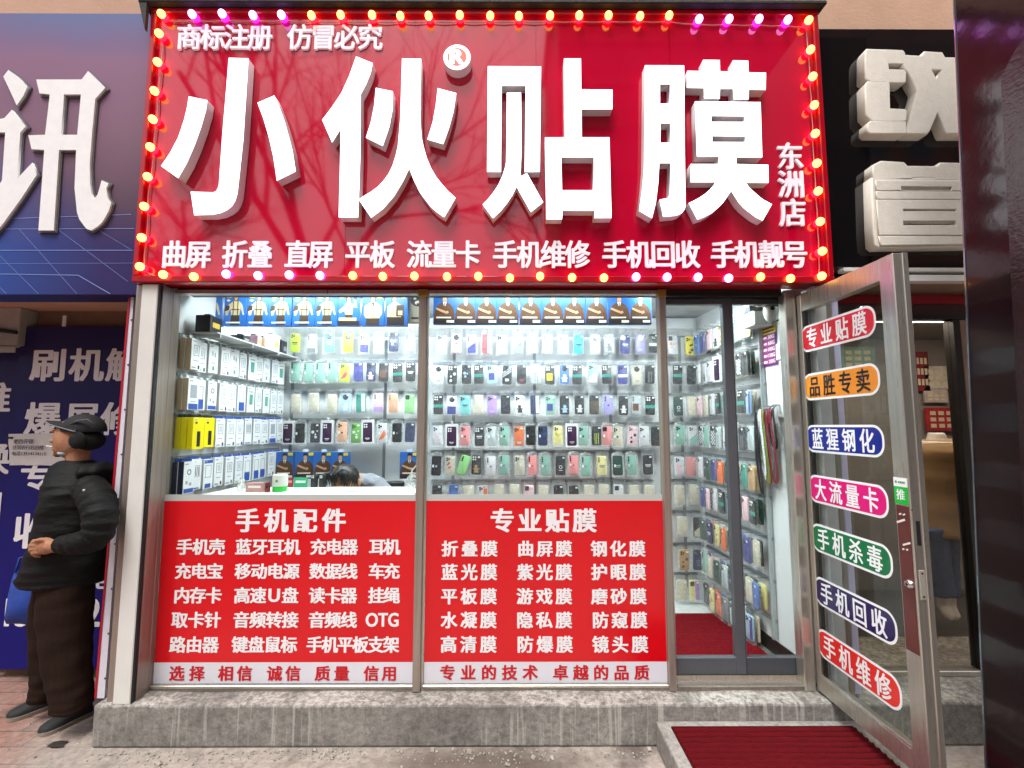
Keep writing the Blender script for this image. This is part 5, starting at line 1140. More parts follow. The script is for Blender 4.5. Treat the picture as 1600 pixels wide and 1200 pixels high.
VW = dict(plug='grey outline', buds='small earbuds', green='green patch', window='grey window', bluefoot='blue foot', ring='ring drawing', yellow='black strip', cable='cable drawing', bluetop='blue top')
for rn, yt, yb, vs_, tb in LR:
    zc_ = (WX(300, yt, -1.8).z + WX(300, yb, -1.8).z) / 2; k = MB()
    k.prism([(wl(.06) + .002, .06, zc_ + .1), (wl(.06) + .01, .06, zc_ + .1), (wl(1.2) + .01, 1.2, zc_ + .1), (wl(1.2) + .002, 1.2, zc_ + .1)], (0, 0, .018))
    for i, v in enumerate(vs_):
        y = .1 + i * .1015 + rc.uniform(-.006, .006); n_ = 2 if i == 0 else 1
        if v == 'yellow' and i == 0: n_ = 3
        k.tube([(wl(y) + .004, y, zc_ + .104), (wl(y) + .1, y, zc_ + .106)], .0022, 5)
        for q in range(n_):
            body = YELP if v == 'yellow' else PALE; side = YELP if v == 'yellow' else NAVYP if (rn == 'lowest' and i < 1) else TANP if i == 0 else PALE
            o = bpy.data.objects.new('accessory_box', abox(body, side)); COL.objects.link(o)
            o.location = (wl(y) + .012 + (n_ - 1 - q) * (AD + .003) + rc.uniform(0, .012) * (n_ == 1), y + q * .004, zc_ + rc.uniform(-.004, .004)); o.rotation_euler = (0, 0, -slL + rc.uniform(-.1, .03))
            child(o, 'print', aprint(v)); child(o, 'hang_tab', ME['kt' if v == 'yellow' else tb])
            col_ = 'yellow' if v == 'yellow' else 'white'
            tag(o, f"{col_} accessory box with {VW[v]}, {ORD[i]} from the glass{', layer ' + ('one','two','three')[q] if n_ > 1 else ''}, {rn} side row", 'box', 'accessory boxes on the left wall')
    k.build('rail', RAILM, t)
# shelf above them with black packs and small things
zs_ = WX(286, 503, -1.72).z
t = thing('wall_shelf', 'thin wire shelf on the left wall under the blue boxes', 'shelf', (-1.78, .6, zs_))
k = MB(); k.box(-1.86, -1.7, .12, 1.2, zs_ - .008, zs_)
for y in (.15, .5, .85, 1.15): k.box(-1.86, -1.7, y, y + .008, zs_ - .03, zs_ - .008)
k.build('board', mat('pale_wire', '#cfd3d4', .4, .2), t)
for i, (y, w_, h_, c, lab) in enumerate(((.17, .11, .1, '#1b1b1e', 'black hanging pack near the glass on the wire shelf'), (.5, .08, .05, '#1c1c1f', 'low black pack in the middle of the wire shelf'), (.66, .05, .08, '#e3a6a0', 'pink tub on the wire shelf beside the black pack'), (.76, .05, .085, '#d9b79a', 'peach tub on the wire shelf between pink and white'), (.9, .09, .13, '#d7dcdc', 'tall white pack on the wire shelf near the back wall'), (1.03, .07, .11, '#2a2a2c', 'dark bottle pack on the wire shelf by the back wall'))):
    t = thing('shelf_pack', lab, 'pack', (-1.78, y, zs_), 'packs on the wire shelf')
    k = MB(); k.box(-1.83, -1.74, y - w_ / 2, y + w_ / 2, zs_ + .001, zs_ + h_, bev=.006, seg=2); k.build('body', mat('pack_' + c[1:], c, .4), t)
    k = MB(); k.box(-1.7399, -1.739, y - w_ * .3, y + w_ * .3, zs_ + h_ * .3, zs_ + h_ * .6); k.build('print', mat('pack_print_%d' % (i % 2), ('#c9a63a', '#8c8f92')[i % 2], .5), t)
    k = MB(); k.box(-1.8, -1.77, y - w_ * .2, y + w_ * .2, zs_ + h_ + .0005, zs_ + h_ + .012); k.build('lid', mat('pack_lid', '#3a3a3c', .4), t)

# counter and what stands on it
CT = W(500, 772, .08).z
t = thing('counter', 'white shop counter behind the left window', 'counter', (-1.15, .25, PT))
MB().box(-1.70, -.54, .07, .4, CT - .025, CT, bev=.003).build('top', mat('white_counter_top', '#e6e7e6', .3), t)
MB().box(-1.66, -.57, .1, .38, PT, CT - .025).build('front_panel', WHITE_PAINT, t)
def onc(px, py): w = WZ(px, py, CT); return w
def at_counter(px, Y): return W(px, 770, Y).x
t = thing('payment_speaker', 'round white and green payment speaker on the counter', 'speaker', (at_counter(437, .2), .2, CT)); k = MB()
k.lathe(t.location, [(.038, .001), (.04, .006), (.04, .028), (.0395, .03)], 24); k.build('green_base', mat('payment_green', '#12b33a', .3), t, angle=40)
k = MB(); k.lathe(t.location, [(.0405, .0302), (.042, .034), (.042, .088), (.039, .096), (.001, .098)], 24); k.lathe(Vector(t.location) + Vector((0, -.0421, .062)), [(.008, 0), (.008, -.0008), (.0005, -.0008)], 12, 1, 'Y'); k.build('shell', [WHITE_PAINT, mat('payment_mark', '#4f9a62', .4)], t, angle=40)
def cbox(nm, lab, cat, px0, px1, Y, h, c, d=.03, c2=None):
    x0, x1 = at_counter(px0, Y), at_counter(px1, Y); t = thing(nm, lab, cat, ((x0 + x1) / 2, Y, CT)); k = MB(); k.box(x0, x1, Y, Y + d, CT + .0005, CT + h, bev=.002); k.build('body', mat(nm + '_body', c, .4, var=.1, vscale=20), t)
    k = MB(); k.box(x0 + (x1 - x0) * .15, x0 + (x1 - x0) * .85, Y - .0012, Y - .0002, CT + h * .45, CT + h * .7); k.build('print', mat(nm + '_print', c2 or '#f0e6e4', .5), t); return t
cbox('pink_carton', 'flat pink carton on the counter beside the speaker', 'box', 383, 411, .16, .052, '#b98a86')
cbox('small_bottle', 'small red capped bottle between carton and speaker', 'bottle', 413.5, 419.5, .15, .055, '#7c1a20', .02, '#2a1012')
t = thing('clear_pouch', 'crumpled clear pouch beside the pink carton', 'pouch', (at_counter(376, .18), .18, CT)); k = MB(); k.ell((t.location.x, .18, CT + .03), .022, .02, .031, u=12, v=8, fn=lambda p: p * (1 + .15 * math.sin(p.x * 7 + p.z * 9))); k.build('film', film_mat('pouch_film', '#eef4f2', .6), t, smooth=True); k = MB(); k.box(t.location.x - .02, t.location.x + .02, .178, .182, CT + .058, CT + .07); k.build('seal', TAGW, t)
cbox('green_card', 'green card propped on the counter before the blue boxes', 'card', 458, 480, .37, .06, '#2c9a6f', .004, '#dfeee6')
cbox('red_card', 'red packet beside the green card on the counter', 'packet', 447, 457, .375, .06, '#8c1f27', .008, '#dd9999')
for i, px in enumerate((490, 503)):
    phone_case('black/w4//', Vector((at_counter(px, .38), .39, CT + .035)), ('dark case leaning on the counter beside the green card', 'dark case leaning on the counter beside the dozing head')[i], 'phone cases leaning on the counter', sc=.55)
for i, (px, py, a, w_, h_) in enumerate(((509, 769, .3, .1, .05), (548, 769, -.4, .09, .06), (580, 768, .1, .13, .05), (612, 769, 0, .09, .045))):
    w = WZ(px, py - .5, CT); t = thing('paper_slip', ('white slip on the counter left of the bowed head', 'pale blue slip on the counter under the bowed face', 'printed price sheet on the counter below the grey sleeve', 'white slip on the counter below the chair back')[i], 'paper', w, 'papers on the counter')
    Rm = Matrix.Rotation(a, 3, 'Z'); q = [w + Rm @ Vector((sx * w_ / 2, sy * h_ / 2, .0016)) for sx, sy in ((-1, -1), (1, -1), (1, 1), (-1, 1))]
    k = MB(); k.prism(q, (0, 0, .0008)); k.build('sheet', mat('slip_%d' % (i % 2), ('#e9e9e6', '#bcd6da')[i == 1], .7), t)
    k = MB()
    for j in range(4):
        c_ = w + Rm @ Vector(((j - 1.5) * w_ * .22, 0, .0028)); k.box(c_.x - w_ * .07, c_.x + w_ * .07, c_.y - h_ * .25, c_.y + h_ * .25, c_.z, c_.z + .0003)
    k.build('print', mat('slip_print', '#6a6d70', .7), t)
xq = at_counter(647, .3)
t = thing('tape_dispenser', 'white tape roll holder at the end of the counter', 'tape holder', (xq, .3, CT)); k = MB(); k.lathe((xq, .31, CT + .05), [(.018, -.02), (.045, -.02), (.045, .02), (.018, .02)], 20, axis='Y', cap=False); k.build('roll', film_mat('clear_tape', '#e6e9e9', .6), t, smooth=False); k = MB(); k.tube([(xq - .03, .3, CT), (xq - .015, .3, CT + .11), (xq + .02, .3, CT + .15)], .004, 6); k.build('arm', WHITE_PAINT, t)

# things on the doorway's right wall
wx = wallx
def wallq(px, py): return WX(px, py, 1.58)
w = WX(1174, 494, 1.5); t = thing('meter_box', 'grey white meter box high on the doorway side wall', 'meter box', w); k = MB(); k.box(w.x - .02, wallx(w.y) - .002, w.y - .07, w.y + .07, w.z - .07, w.z + .08, bev=.006); k.build('case', mat('meter_white', '#c8cac6', .5), t); k = MB(); k.box(w.x - .0225, w.x - .0205, w.y - .045, w.y + .045, w.z + .02, w.z + .06); k.box(w.x - .045, w.x + .03, w.y - .0722, w.y - .0702, w.z + .015, w.z + .05); k.build('window', GREY_ALU, t)
w = WX(1202, 487, 1.52); t = thing('camera_device', 'white wall camera with black cable above the price poster', 'camera', w); k = MB(); k.ell(w, .032, .035, .06, u=16, v=10); k.box(w.x - .075, w.x, w.y - .012, w.y + .012, w.z + .03, w.z + .045, bev=.004); k.build('shell', WHITE_PAINT, t, angle=50)
k = MB(); k.lathe((w.x, w.y - .0345, w.z + .012), [(.012, .002), (.012, -.002), (.0005, -.002)], 12, axis='Y'); k.build('lens', BLACK, t)
k = MB(); k.tube([w + Vector((.03, 0, .04)), w + Vector((.05, -.05, .01)), w + Vector((.04, -.07, -.05)), w + Vector((.0, -.02, -.075)), w + Vector((-.01, .01, -.06))], .0035, 6); k.build('cable', BLACK, t, smooth=True)
pz0, pz1 = WX(1197, 572, 1.58).z, WX(1197, 509, 1.58).z; py0, py1 = WX(1211, 540, 1.59).y, WX(1183, 540, 1.57).y
t = thing('price_poster', 'purple and yellow data price poster on the doorway side wall', 'poster', (wallx((py0 + py1) / 2), (py0 + py1) / 2, pz0))
def wp(u, v, d=0.0): y = py1 + (py0 - py1) * u; return Vector((wallx(y) - .004 - d, y, pz0 + (pz1 - pz0) * v))
k = MB(); k.prism([wp(0, 0), wp(1, 0), wp(1, .8), wp(0, .8)], (-.0012, 0, 0), 0); k.prism([wp(.12, .8), wp(1, .8), wp(1, 1), wp(.12, 1)], (-.0012, 0, 0), 1)
for i in range(5): k.prism([wp(.06, .04 + i * .152, .0014), wp(.94, .04 + i * .152, .0014), wp(.94, .165 + i * .152, .0014), wp(.06, .165 + i * .152, .0014)], (-.0006, 0, 0), 2)
k.build('sheet', [mat('poster_violet', '#571a66', .4), mat('poster_yellow', '#dcb51c', .4), mat('poster_magenta', '#8f2a6f', .4)], t)
k = MB()
for i, s_ in enumerate(('200G', '150G', '100G', '60G', '30G')): put(k, s_, lambda u, v, d: wp(.52 + u * .38, .06 + i * .152 + v * .09, .0024 + d), .02, fit=True)
for i in range(5): k.prism([wp(.14, .08 + i * .152, .0024), wp(.44, .08 + i * .152, .0024), wp(.44, .13 + i * .152, .0024), wp(.14, .13 + i * .152, .0024)], (-.0003, 0, 0))
k.build('lettering', WHT_P, t)
k = MB(); k.prism([wp(.2, .84, .0014), wp(.9, .84, .0014), wp(.9, .88, .0014), wp(.2, .88, .0014)], (-.0004, 0, 0)); k.prism([wp(.2, .92, .0014), wp(.9, .92, .0014), wp(.9, .96, .0014), wp(.2, .96, .0014)], (-.0004, 0, 0)); k.build('print', mat('poster_ink', '#3b1440', .5), t)
for (px, py, lab) in ((1220, 549, 'white switch plate on the doorway side wall beside the price poster'), (1221, 640, 'white socket plate on the doorway side wall above the lanyards')):
    w = WX(px, py, 1.603); w.x = wallx(w.y); t = thing('socket_plate', lab, 'socket', w, 'switch and socket plates'); k = MB(); k.box(w.x - .009, w.x - .001, w.y - .043, w.y + .043, w.z - .05, w.z + .05, bev=.003); k.build('plate', WHITE_PAINT, t); k = MB(); k.box(w.x - .011, w.x - .0092, w.y - .015, w.y + .015, w.z - .02, w.z + .024); k.build('rocker', mat('plate_grey', '#b9bbbb', .4), t)
# lanyards
LANY = [(1182, 645, 770, '#15161c', 'black lanyard looped lowest beside the stacked cases', .5), (1188, 640, 752, '#d9dadd', 'white patterned lanyard on the doorway hook', 1.0), (1192, 640, 754, '#6f7a2a', 'yellow green lanyard beside the white one', .5), (1197, 640, 757, '#701a26', 'dark red lanyard in the middle of the bunch', 1.0), (1203, 638, 754, '#6e1824', 'maroon lanyard hanging nearest the socket', .9), (1209, 638, 702, '#2a1c22', 'short dark lanyard under the socket plate', .8)]
for i, (px, ya, yb, c, lab, wd) in enumerate(LANY):
    X_ = 1.53 + .006 * i; a_, b_ = WX(px, ya, X_), WX(px + (3 if i % 2 else -3), yb, X_); b_.y = a_.y + (.02 if i % 2 else -.01)
    t = thing('lanyard', lab, 'lanyard', a_, 'lanyards on the doorway wall'); k = MB(); h_ = (a_.z - b_.z); pa, pb_ = [], []
    n = 18; path = []
    for j in range(n + 1):
        s_ = j / n; ang = s_ * 2 * math.pi; z = a_.z - h_ * (1 - math.cos(ang)) / 2; wd_ = .045 * wd * math.sin(ang) * (.35 + .65 * (1 - math.cos(ang)) / 2)
        path.append(Vector((X_ - .01 * math.sin(s_ * 9), a_.y + wd_ + (b_.y - a_.y) * (1 - math.cos(ang)) / 2, z)))
    L0 = [[p + Vector((0, -.013, 0)), p + Vector((-.003, 0, .002)), p + Vector((0, .013, 0)), p + Vector((.003, 0, -.002))] for p in path]
    k.loft(L0, cap=False); k.build('strap', mat('lanyard_' + c[1:], c, .5, var=.5 if i in (0, 1) else .2, vscale=90), t, angle=40)
    k = MB(); k.tube([a_ + Vector((0, 0, .004)), a_ + Vector((.02, 0, .02)), Vector((wallx(a_.y) - .002, a_.y, a_.z + .02))], .004, 6); k.build('clip', LENSR, t)

# ------------------------------------------------------------------ people
def fuse(mb, name, m, parent, voxel=0.006, smooth=6):
    """several overlapping volumes become one continuous skin"""
    bmesh.ops.recalc_face_normals(mb.bm, faces=mb.bm.faces[:])
    me = bpy.data.meshes.new(name); mb.bm.to_mesh(me); mb.bm.free()
    o = bpy.data.objects.new(name, me); COL.objects.link(o)
    r = o.modifiers.new('r', 'REMESH'); r.mode = 'VOXEL'; r.voxel_size = voxel
    s_ = o.modifiers.new('s', 'SMOOTH'); s_.iterations = smooth; s_.factor = 0.5
    dg = bpy.context.evaluated_depsgraph_get(); m2 = bpy.data.meshes.new_from_object(o.evaluated_get(dg))
    bpy.data.objects.remove(o); bpy.data.meshes.remove(me)
    m2.materials.clear(); m2.materials.append(m)
    for p in m2.polygons: p.use_smooth = True
    return link(name, m2, parent)
def spline(pts, n=6):
    pts = [Vector(p) for p in pts]; out = []
    for i in range(len(pts) - 1):
        p0, p1, p2, p3 = pts[max(i - 1, 0)], pts[i], pts[i + 1], pts[min(i + 2, len(pts) - 1)]
        for j in range(n):
            t = j / n; out.append(0.5 * ((2 * p1) + (p2 - p0) * t + (2 * p0 - 5 * p1 + 4 * p2 - p3) * t * t + (3 * p1 - p0 - 3 * p2 + p3) * t ** 3))
    out.append(pts[-1]); return out
def lerp_list(v, n):
    out = []
    for i in range(len(v) - 1): out += [v[i] + (v[i + 1] - v[i]) * j / n for j in range(n)]
    return out + [v[-1]]
def limb(mb, pts, rad, n=6, seg=16, fold=0.0, seed=1, mi=0):
    P_ = spline(pts, n); r_ = lerp_list(rad, n); rg = random.Random(seed)
    if fold: r_ = [r * (1 + fold * math.sin(i * 1.9 + seed) + fold * .6 * rg.uniform(-1, 1)) for i, r in enumerate(r_)]
    mb.tube(P_, r_, seg, mi)
def rings(mb, rows, Yc, seg=28, pw=2.4, fold=0.0, seed=1, sub=4, skew=0.0):
    """rows: (pixel y, front x, back x, half depth[, Y]); smooth garment seen from the side"""
    rr = []
    for i in range(len(rows) - 1):
        for j in range(sub): rr.append([rows[i][q] + (rows[i + 1][q] - rows[i][q]) * (.5 - .5 * math.cos(math.pi * j / sub) if False else j / sub) for q in range(4)])
    rr.append(list(rows[-1])); rg = random.Random(seed); R_ = []
    ph = [rg.uniform(0, 6.28) for _ in range(6)]
    for k_, (y, xf, xb, hd) in enumerate(rr):
        a, b = W(xf, y, Yc), W(xb, y, Yc); cx, hx = (a.x + b.x) / 2, (b.x - a.x) / 2; ring = []
        for i in range(seg):
            t = 2 * math.pi * i / seg; c_, s_ = math.cos(t), math.sin(t)
            e = 2 / pw; xx, yy = math.copysign(abs(c_) ** e, c_), math.copysign(abs(s_) ** e, s_)
            f = 1 + fold * (math.sin(k_ * 1.7 + 2 * math.sin(t + ph[0]) + ph[1]) + .7 * math.sin(k_ * .9 + 3 * t + ph[2]) + .5 * math.sin(5 * t + k_ * .6 + ph[3]))
            ring.append((cx + hx * xx * f, Yc + hd * yy * f, a.z + .012 * fold * 10 * math.sin(3 * t + ph[4])))
        R_.append(ring)
    mb.loft(R_)
SKIN = mat('weathered_skin', '#a8775c', 0.75, spec=.25, var=.18, vscale=30, bump=.2, bscale=120); JACK = mat('black_padded_nylon', '#0b0c0c', 0.68, spec=.22, var=.3, vscale=6, bump=1.0, bscale=11, bstretch=(1, 1, 2.6))
PANT = mat('brown_corduroy', '#271a14', 0.95, spec=.15, var=.2, vscale=20, bump=.2, bscale=90, bstretch=(3, 3, .3)); CAPM = mat('black_cap_cloth', '#141519', 0.8, bump=.2, bscale=150); CAPG = mat('grey_cap_panel', '#4a4b52', .8)
Y0 = 0.03
man = thing('person', 'person in dark cap, black padded jacket and brown trousers smoking beside the shop', 'person', (W(105, 1000, Y0).x, Y0, 0))
P = lambda x, y, dy=0.0: W(x, y, Y0 + dy)
hx_ = lambda px: px * 2.63 / FPX          # pixels -> metres at his distance
hd = MB(); C = P(117, 685)
hd.ell(C, .098, .076, .118, u=24, v=16)
hd.ell(P(98, 697), .037, .05, .056, u=16, v=12); hd.ell(P(104, 703), .05, .05, .03)                                   # jaw and muzzle
hd.ell(P(90.5, 709), .019, .026, .019, u=12, v=8)                                 # chin
hd.loft([[P(92, 677, -.008), P(92, 677, .008), P(98, 680, .012), P(98, 680, -.012)], [P(79.5, 690, -.010), P(79.5, 690, .010), P(93, 690.5, .017), P(93, 690.5, -.017)], [P(84, 694, -.008), P(84, 694, .008), P(94, 693.5, .014), P(94, 693.5, -.014)]])   # nose
hd.ell(P(81.8, 689.5), .013, .013, .011); hd.ell(P(86, 698.5), .014, .02, .007); hd.ell(P(86.8, 703), .013, .019, .007)
hd.ell(P(91, 674), .018, .05, .012); hd.ell(P(99, 688, -.05), .03, .018, .022); hd.ell(P(99, 688, .05), .03, .018, .022)
hd.ell(P(119, 689, -.076), .018, .008, .032)                                       # ear
limb(hd, [P(122, 700), P(122, 722), P(124, 745)], [.055, .052, .065])
for rows_ in ([(738, 95, 150, .1), (770, 94, 156, .14), (830, 88, 158, .14), (880, 82, 148, .12), (895, 84, 140, .1)],): rings(hd, rows_, Y0, sub=2)
limb(hd, [P(132, 757, -.15), P(148, 835, -.235), P(96, 852, -.235), P(78, 853, -.22)], [.04, .035, .03, .031])
limb(hd, [P(118, 757, .15), P(118, 838, .22), P(80, 868, .17)], [.05, .045, .032])
limb(hd, [P(112, 900, -.07), P(104, 1000, -.075), P(113, 1095, -.06)], [.085, .06, .042]); limb(hd, [P(98, 900, .07), P(84, 1000, .07), P(72, 1082, .08)], [.085, .06, .042])
HC = P(71, 853, -.215)                                                              # near hand: palm, four bent fingers, thumb
hd.ell(HC, .048, .024, .042, u=16, v=10)
for i, (dx, dz, ln, r) in enumerate(((-.034, .026, .046, .0125), (-.042, .008, .052, .013), (-.041, -.011, .05, .0125), (-.033, -.028, .04, .011))):
    b0 = HC + Vector((dx * .55, -.006, dz)); k1 = HC + Vector((dx - ln * .35, -.010, dz - .004)); k2 = k1 + Vector((-.003, .018, -.012 - .1 * ln)); k3 = k2 + Vector((.012, .014, -.006))
    limb(hd, [b0, k1, k2, k3], [r * 1.1, r, r * .92, r * .8], n=4, seg=10)
limb(hd, [HC + Vector((.018, -.006, .026)), HC + Vector((-.008, -.02, .034)), HC + Vector((-.03, -.022, .028))], [.0125, .011, .0088], n=4, seg=10)
fuse(hd, 'body', SKIN, man, .0045, 2)
k = MB(); k.ell(P(90.5, 681.5, -.036), .008, .009, .0045, u=12, v=8); k.ell(P(92.3, 681.5, .034), .006, .009, .0045, u=12, v=8); k.build('eye', mat('dark_eye', '#1c1512', .2), man, smooth=True)
k = MB(); k.tube([P(87.5, 677, -.02), P(90, 676, -.038), P(96, 678, -.056)], [.003, .0046, .002], 6); k.build('eyebrow', mat('grey_brow', '#4b4540', .9), man, smooth=True)
k = MB(); k.tube([P(72, 696.8, -.012), P(86.5, 698.8, -.006)], .0035, 8, 0); k.tube([P(70.5, 696.6, -.0125), P(72, 696.8, -.012)], .0035, 8, 1); k.build('cigarette', [WHITE_PAINT, mat('ash', '#6b655f', .9)], man)
k = MB(); k.ell(P(131, 672), .108, .088, .09, u=28, v=16, fn=lambda p: Vector((p.x, p.y, max(p.z, -.1))))
bp = []
for u in range(9):
    q = u / 8; row_ = []
    for s_ in range(15):
        t_ = -1 + s_ / 7; r_ = 1 - .32 * q * q
        w_ = P(119 - 47 * q * (1 - .14 * t_ * t_), 660 - 3.5 * q + (12.5 - 8 * q) * t_ * t_, .092 * t_ * r_); row_.append(w_)
    bp.append(row_)
lo = [[w + Vector((0, 0, -.011)) for w in row_] for row_ in bp]
k.loft([a + b[::-1] for a, b in zip(bp, lo)])
cap_ = k.build('cap', CAPM, man, angle=50)
k = MB(); k.tube([P(108, 664, -.082), P(120, 658, -.082), P(136, 656, -.078), P(150, 664, -.066)], [.002, .006, .006, .002], 8); k.build('cap_panel', CAPG, cap_, smooth=True)
k = MB(); k.tube([w + Vector((-.002, 0, -.008)) for w in bp[-1]], .0032, 6); k.tube([r_[0] + Vector((0, -.002, -.008)) for r_ in bp], .003, 6); k.build('cap_piping', mat('grey_piping', '#77777c', .7), cap_, smooth=True)
k = MB(); k.ell(P(121, 688, -.079), .044, .024, .046, u=18, v=12); k.ell(P(121, 688, .079), .044, .024, .046, u=18, v=12); k.ell(P(140, 688), .06, .082, .055, u=18, v=12); k.build('ear_warmer', mat('black_fleece', '#0c0c0d', .95, bump=.4, bscale=200), man, smooth=True)
k = MB(); k.loft([[P(91, 706, d) for d in (-.03, 0, .03)], [P(92.5, 711, d) for d in (-.036, 0, .036)], [P(100, 714, d) for d in (-.04, 0, .04)]], closed=False, cap=False)
k.ell(P(101, 708, -.036), .036, .025, .015, u=14, v=8); k.tube([P(104, 705, -.054), P(110, 697, -.068), P(113, 690, -.084)], .0022, 6); k.build('face_mask', mat('pale_blue_mask', '#9db6bb', .85), man, smooth=True)
k = MB()
rings(k, [(719, 99, 141, .056), (723, 91, 146, .074), (729, 85, 151, .088), (737, 84, 156, .11), (746, 85, 162, .14), (757, 86, 167, .165), (770, 85, 170, .18), (800, 79, 171, .185), (840, 69, 170, .186), (872, 57, 169, .184), (890, 48, 167, .18), (903, 43, 165, .176), (908, 46, 162, .166)], Y0, seg=52, pw=2.15, fold=.02, seed=4, sub=4)
jk = MB(); jk.bm = k.bm
jk.ell(P(154, 736), .075, .12, .05, u=24, v=12, fn=lambda p: p * (1 + .06 * math.sin(p.x * 6 + p.y * 5)))            # folded hood
limb(jk, [P(138, 762, -.13), P(150, 778, -.19), P(157, 805, -.235), P(150, 838, -.25), P(124, 848, -.262), P(94, 851, -.235)], [.074, .078, .073, .066, .054, .042], n=8, seg=20, fold=.05, seed=3)
limb(jk, [P(120, 762, .13), P(126, 800, .23), P(112, 845, .23), P(82, 866, .17)], [.085, .082, .076, .056], n=6, seg=18, fold=.03, seed=5)
jo = fuse(jk, 'jacket', JACK, man, .007, 2)
k = MB(); w = P(131, 766, -.288); k.box(w.x - .005, w.x + .005, w.y - .004, w.y + .004, w.z - .005, w.z + .005, rot=Euler((0, .5, 0)).to_matrix(), bev=.002); k.build('sleeve_badge', mat('pale_badge', '#b9b6ae', .5), jo)
k = MB(); k.tube([P(84, 728, -.02), P(84, 762, -.03), P(75, 812, -.03), P(62, 850, -.03), P(44, 892, -.03)], .004, 6); k.build('zip', mat('dark_zip', '#2c2c2e', .5), jo, smooth=True)
k = MB()
rings(k, [(885, 74, 132, .06), (903, 72, 136, .075), (915, 68, 138, .092), (950, 66, 138, .098), (1000, 69, 136, .09), (1050, 76, 136, .085), (1080, 84, 138, .082), (1098, 88, 138, .083), (1107, 86, 137, .084)], Y0 - .07, seg=36, fold=.022, seed=8, sub=5)
rings(k, [(885, 66, 118, .07), (905, 62, 118, .085), (950, 55, 110, .09), (1000, 53, 102, .083), (1040, 55, 97, .078), (1066, 56, 93, .075), (1084, 53, 90, .078), (1092, 54, 87, .072)], Y0 + .08, seg=36, fold=.024, seed=12, sub=5)
fuse(k, 'trousers', PANT, man, .007, 2)
SHOE, SOLE = mat('black_cloth_shoe', '#1d1d1f', .75, var=.2, vscale=30, bump=.15, bscale=120), mat('pale_sole', '#8d8378', .8)
for (toe, heel) in (((60, 1151), (142, 1113)), ((9, 1127), (86, 1101))):
    a, b = WZ(*heel, 0), WZ(*toe, 0); d = b - a; L_ = d.length; d.normalize(); n_ = Vector((-d.y, d.x, 0)); rr, sr = [], []
    for t_, w_, h_ in ((0, .024, .05), (.06, .036, .085), (.25, .04, .092), (.4, .042, .08), (.6, .047, .062), (.8, .046, .052), (.93, .036, .044), (1.0, .016, .03)):
        c_ = a + d * L_ * t_; rr.append([c_ + n_ * (w_ * math.cos(x)) + Vector((0, 0, .016 + max(0, (h_ - .016)) * math.sin(x) ** .8 if math.sin(x) > 0 else .016)) for x in [math.pi * i / 10 for i in range(11)]])
        sr.append([c_ + n_ * (w_ + .004) + Vector((0, 0, .002)), c_ + n_ * (w_ + .004) + Vector((0, 0, .02)), c_ - n_ * (w_ + .004) + Vector((0, 0, .02)), c_ - n_ * (w_ + .004) + Vector((0, 0, .002))])
    k = MB(); k.loft(rr); so = k.build('shoe', SHOE, man, angle=50)
    k = MB(); k.loft(sr); k.build('sole', SOLE, so, angle=40)
    k = MB()
    for i in range(3):
        c_ = a + d * L_ * (.42 + .08 * i) + Vector((0, 0, .083 - .009 * i)); k.tube([c_ + n_ * .028 + Vector((0, 0, -.012)), c_, c_ - n_ * .028 + Vector((0, 0, -.012))], .0028, 5)
    k.build('lace', BLACK, so, smooth=True)
BYB = Y0 + .13
t = thing('carry_bag', 'blue cloth carry bag hanging at the front of the black jacket', 'bag', P(35, 972, .13)); k = MB(); rr = []
for (y, xl, xr, hd_) in ((893, 24, 82, .012), (905, 20, 80, .03), (930, 15, 78, .045), (955, 10, 72, .042), (968, 8, 66, .03), (974, 9, 60, .01)):
    a, b = W(xl, y, BYB), W(xr, y, BYB); rr.append([((a.x + b.x) / 2 + (b.x - a.x) / 2 * math.cos(x) * (1 + .03 * math.sin(y)), BYB + hd_ * math.sin(x) * (1 + .25 * math.sin(3 * x + y * .1)), a.z + .006 * math.sin(2 * x)) for x in [2 * math.pi * i / 24 for i in range(24)]])
k.loft(rr); k.build('sack', mat('blue_bag_cloth', '#1c3f94', .7, var=.25, vscale=9, bump=.4, bscale=22), t, angle=60)
k = MB(); k.tube([W(24, 895, BYB - .02), W(31, 872, BYB - .02), W(45, 868, BYB), W(62, 880, BYB)], .006, 8); k.build('handle', mat('blue_bag_cloth_handle', '#24499c', .7), t, smooth=True)

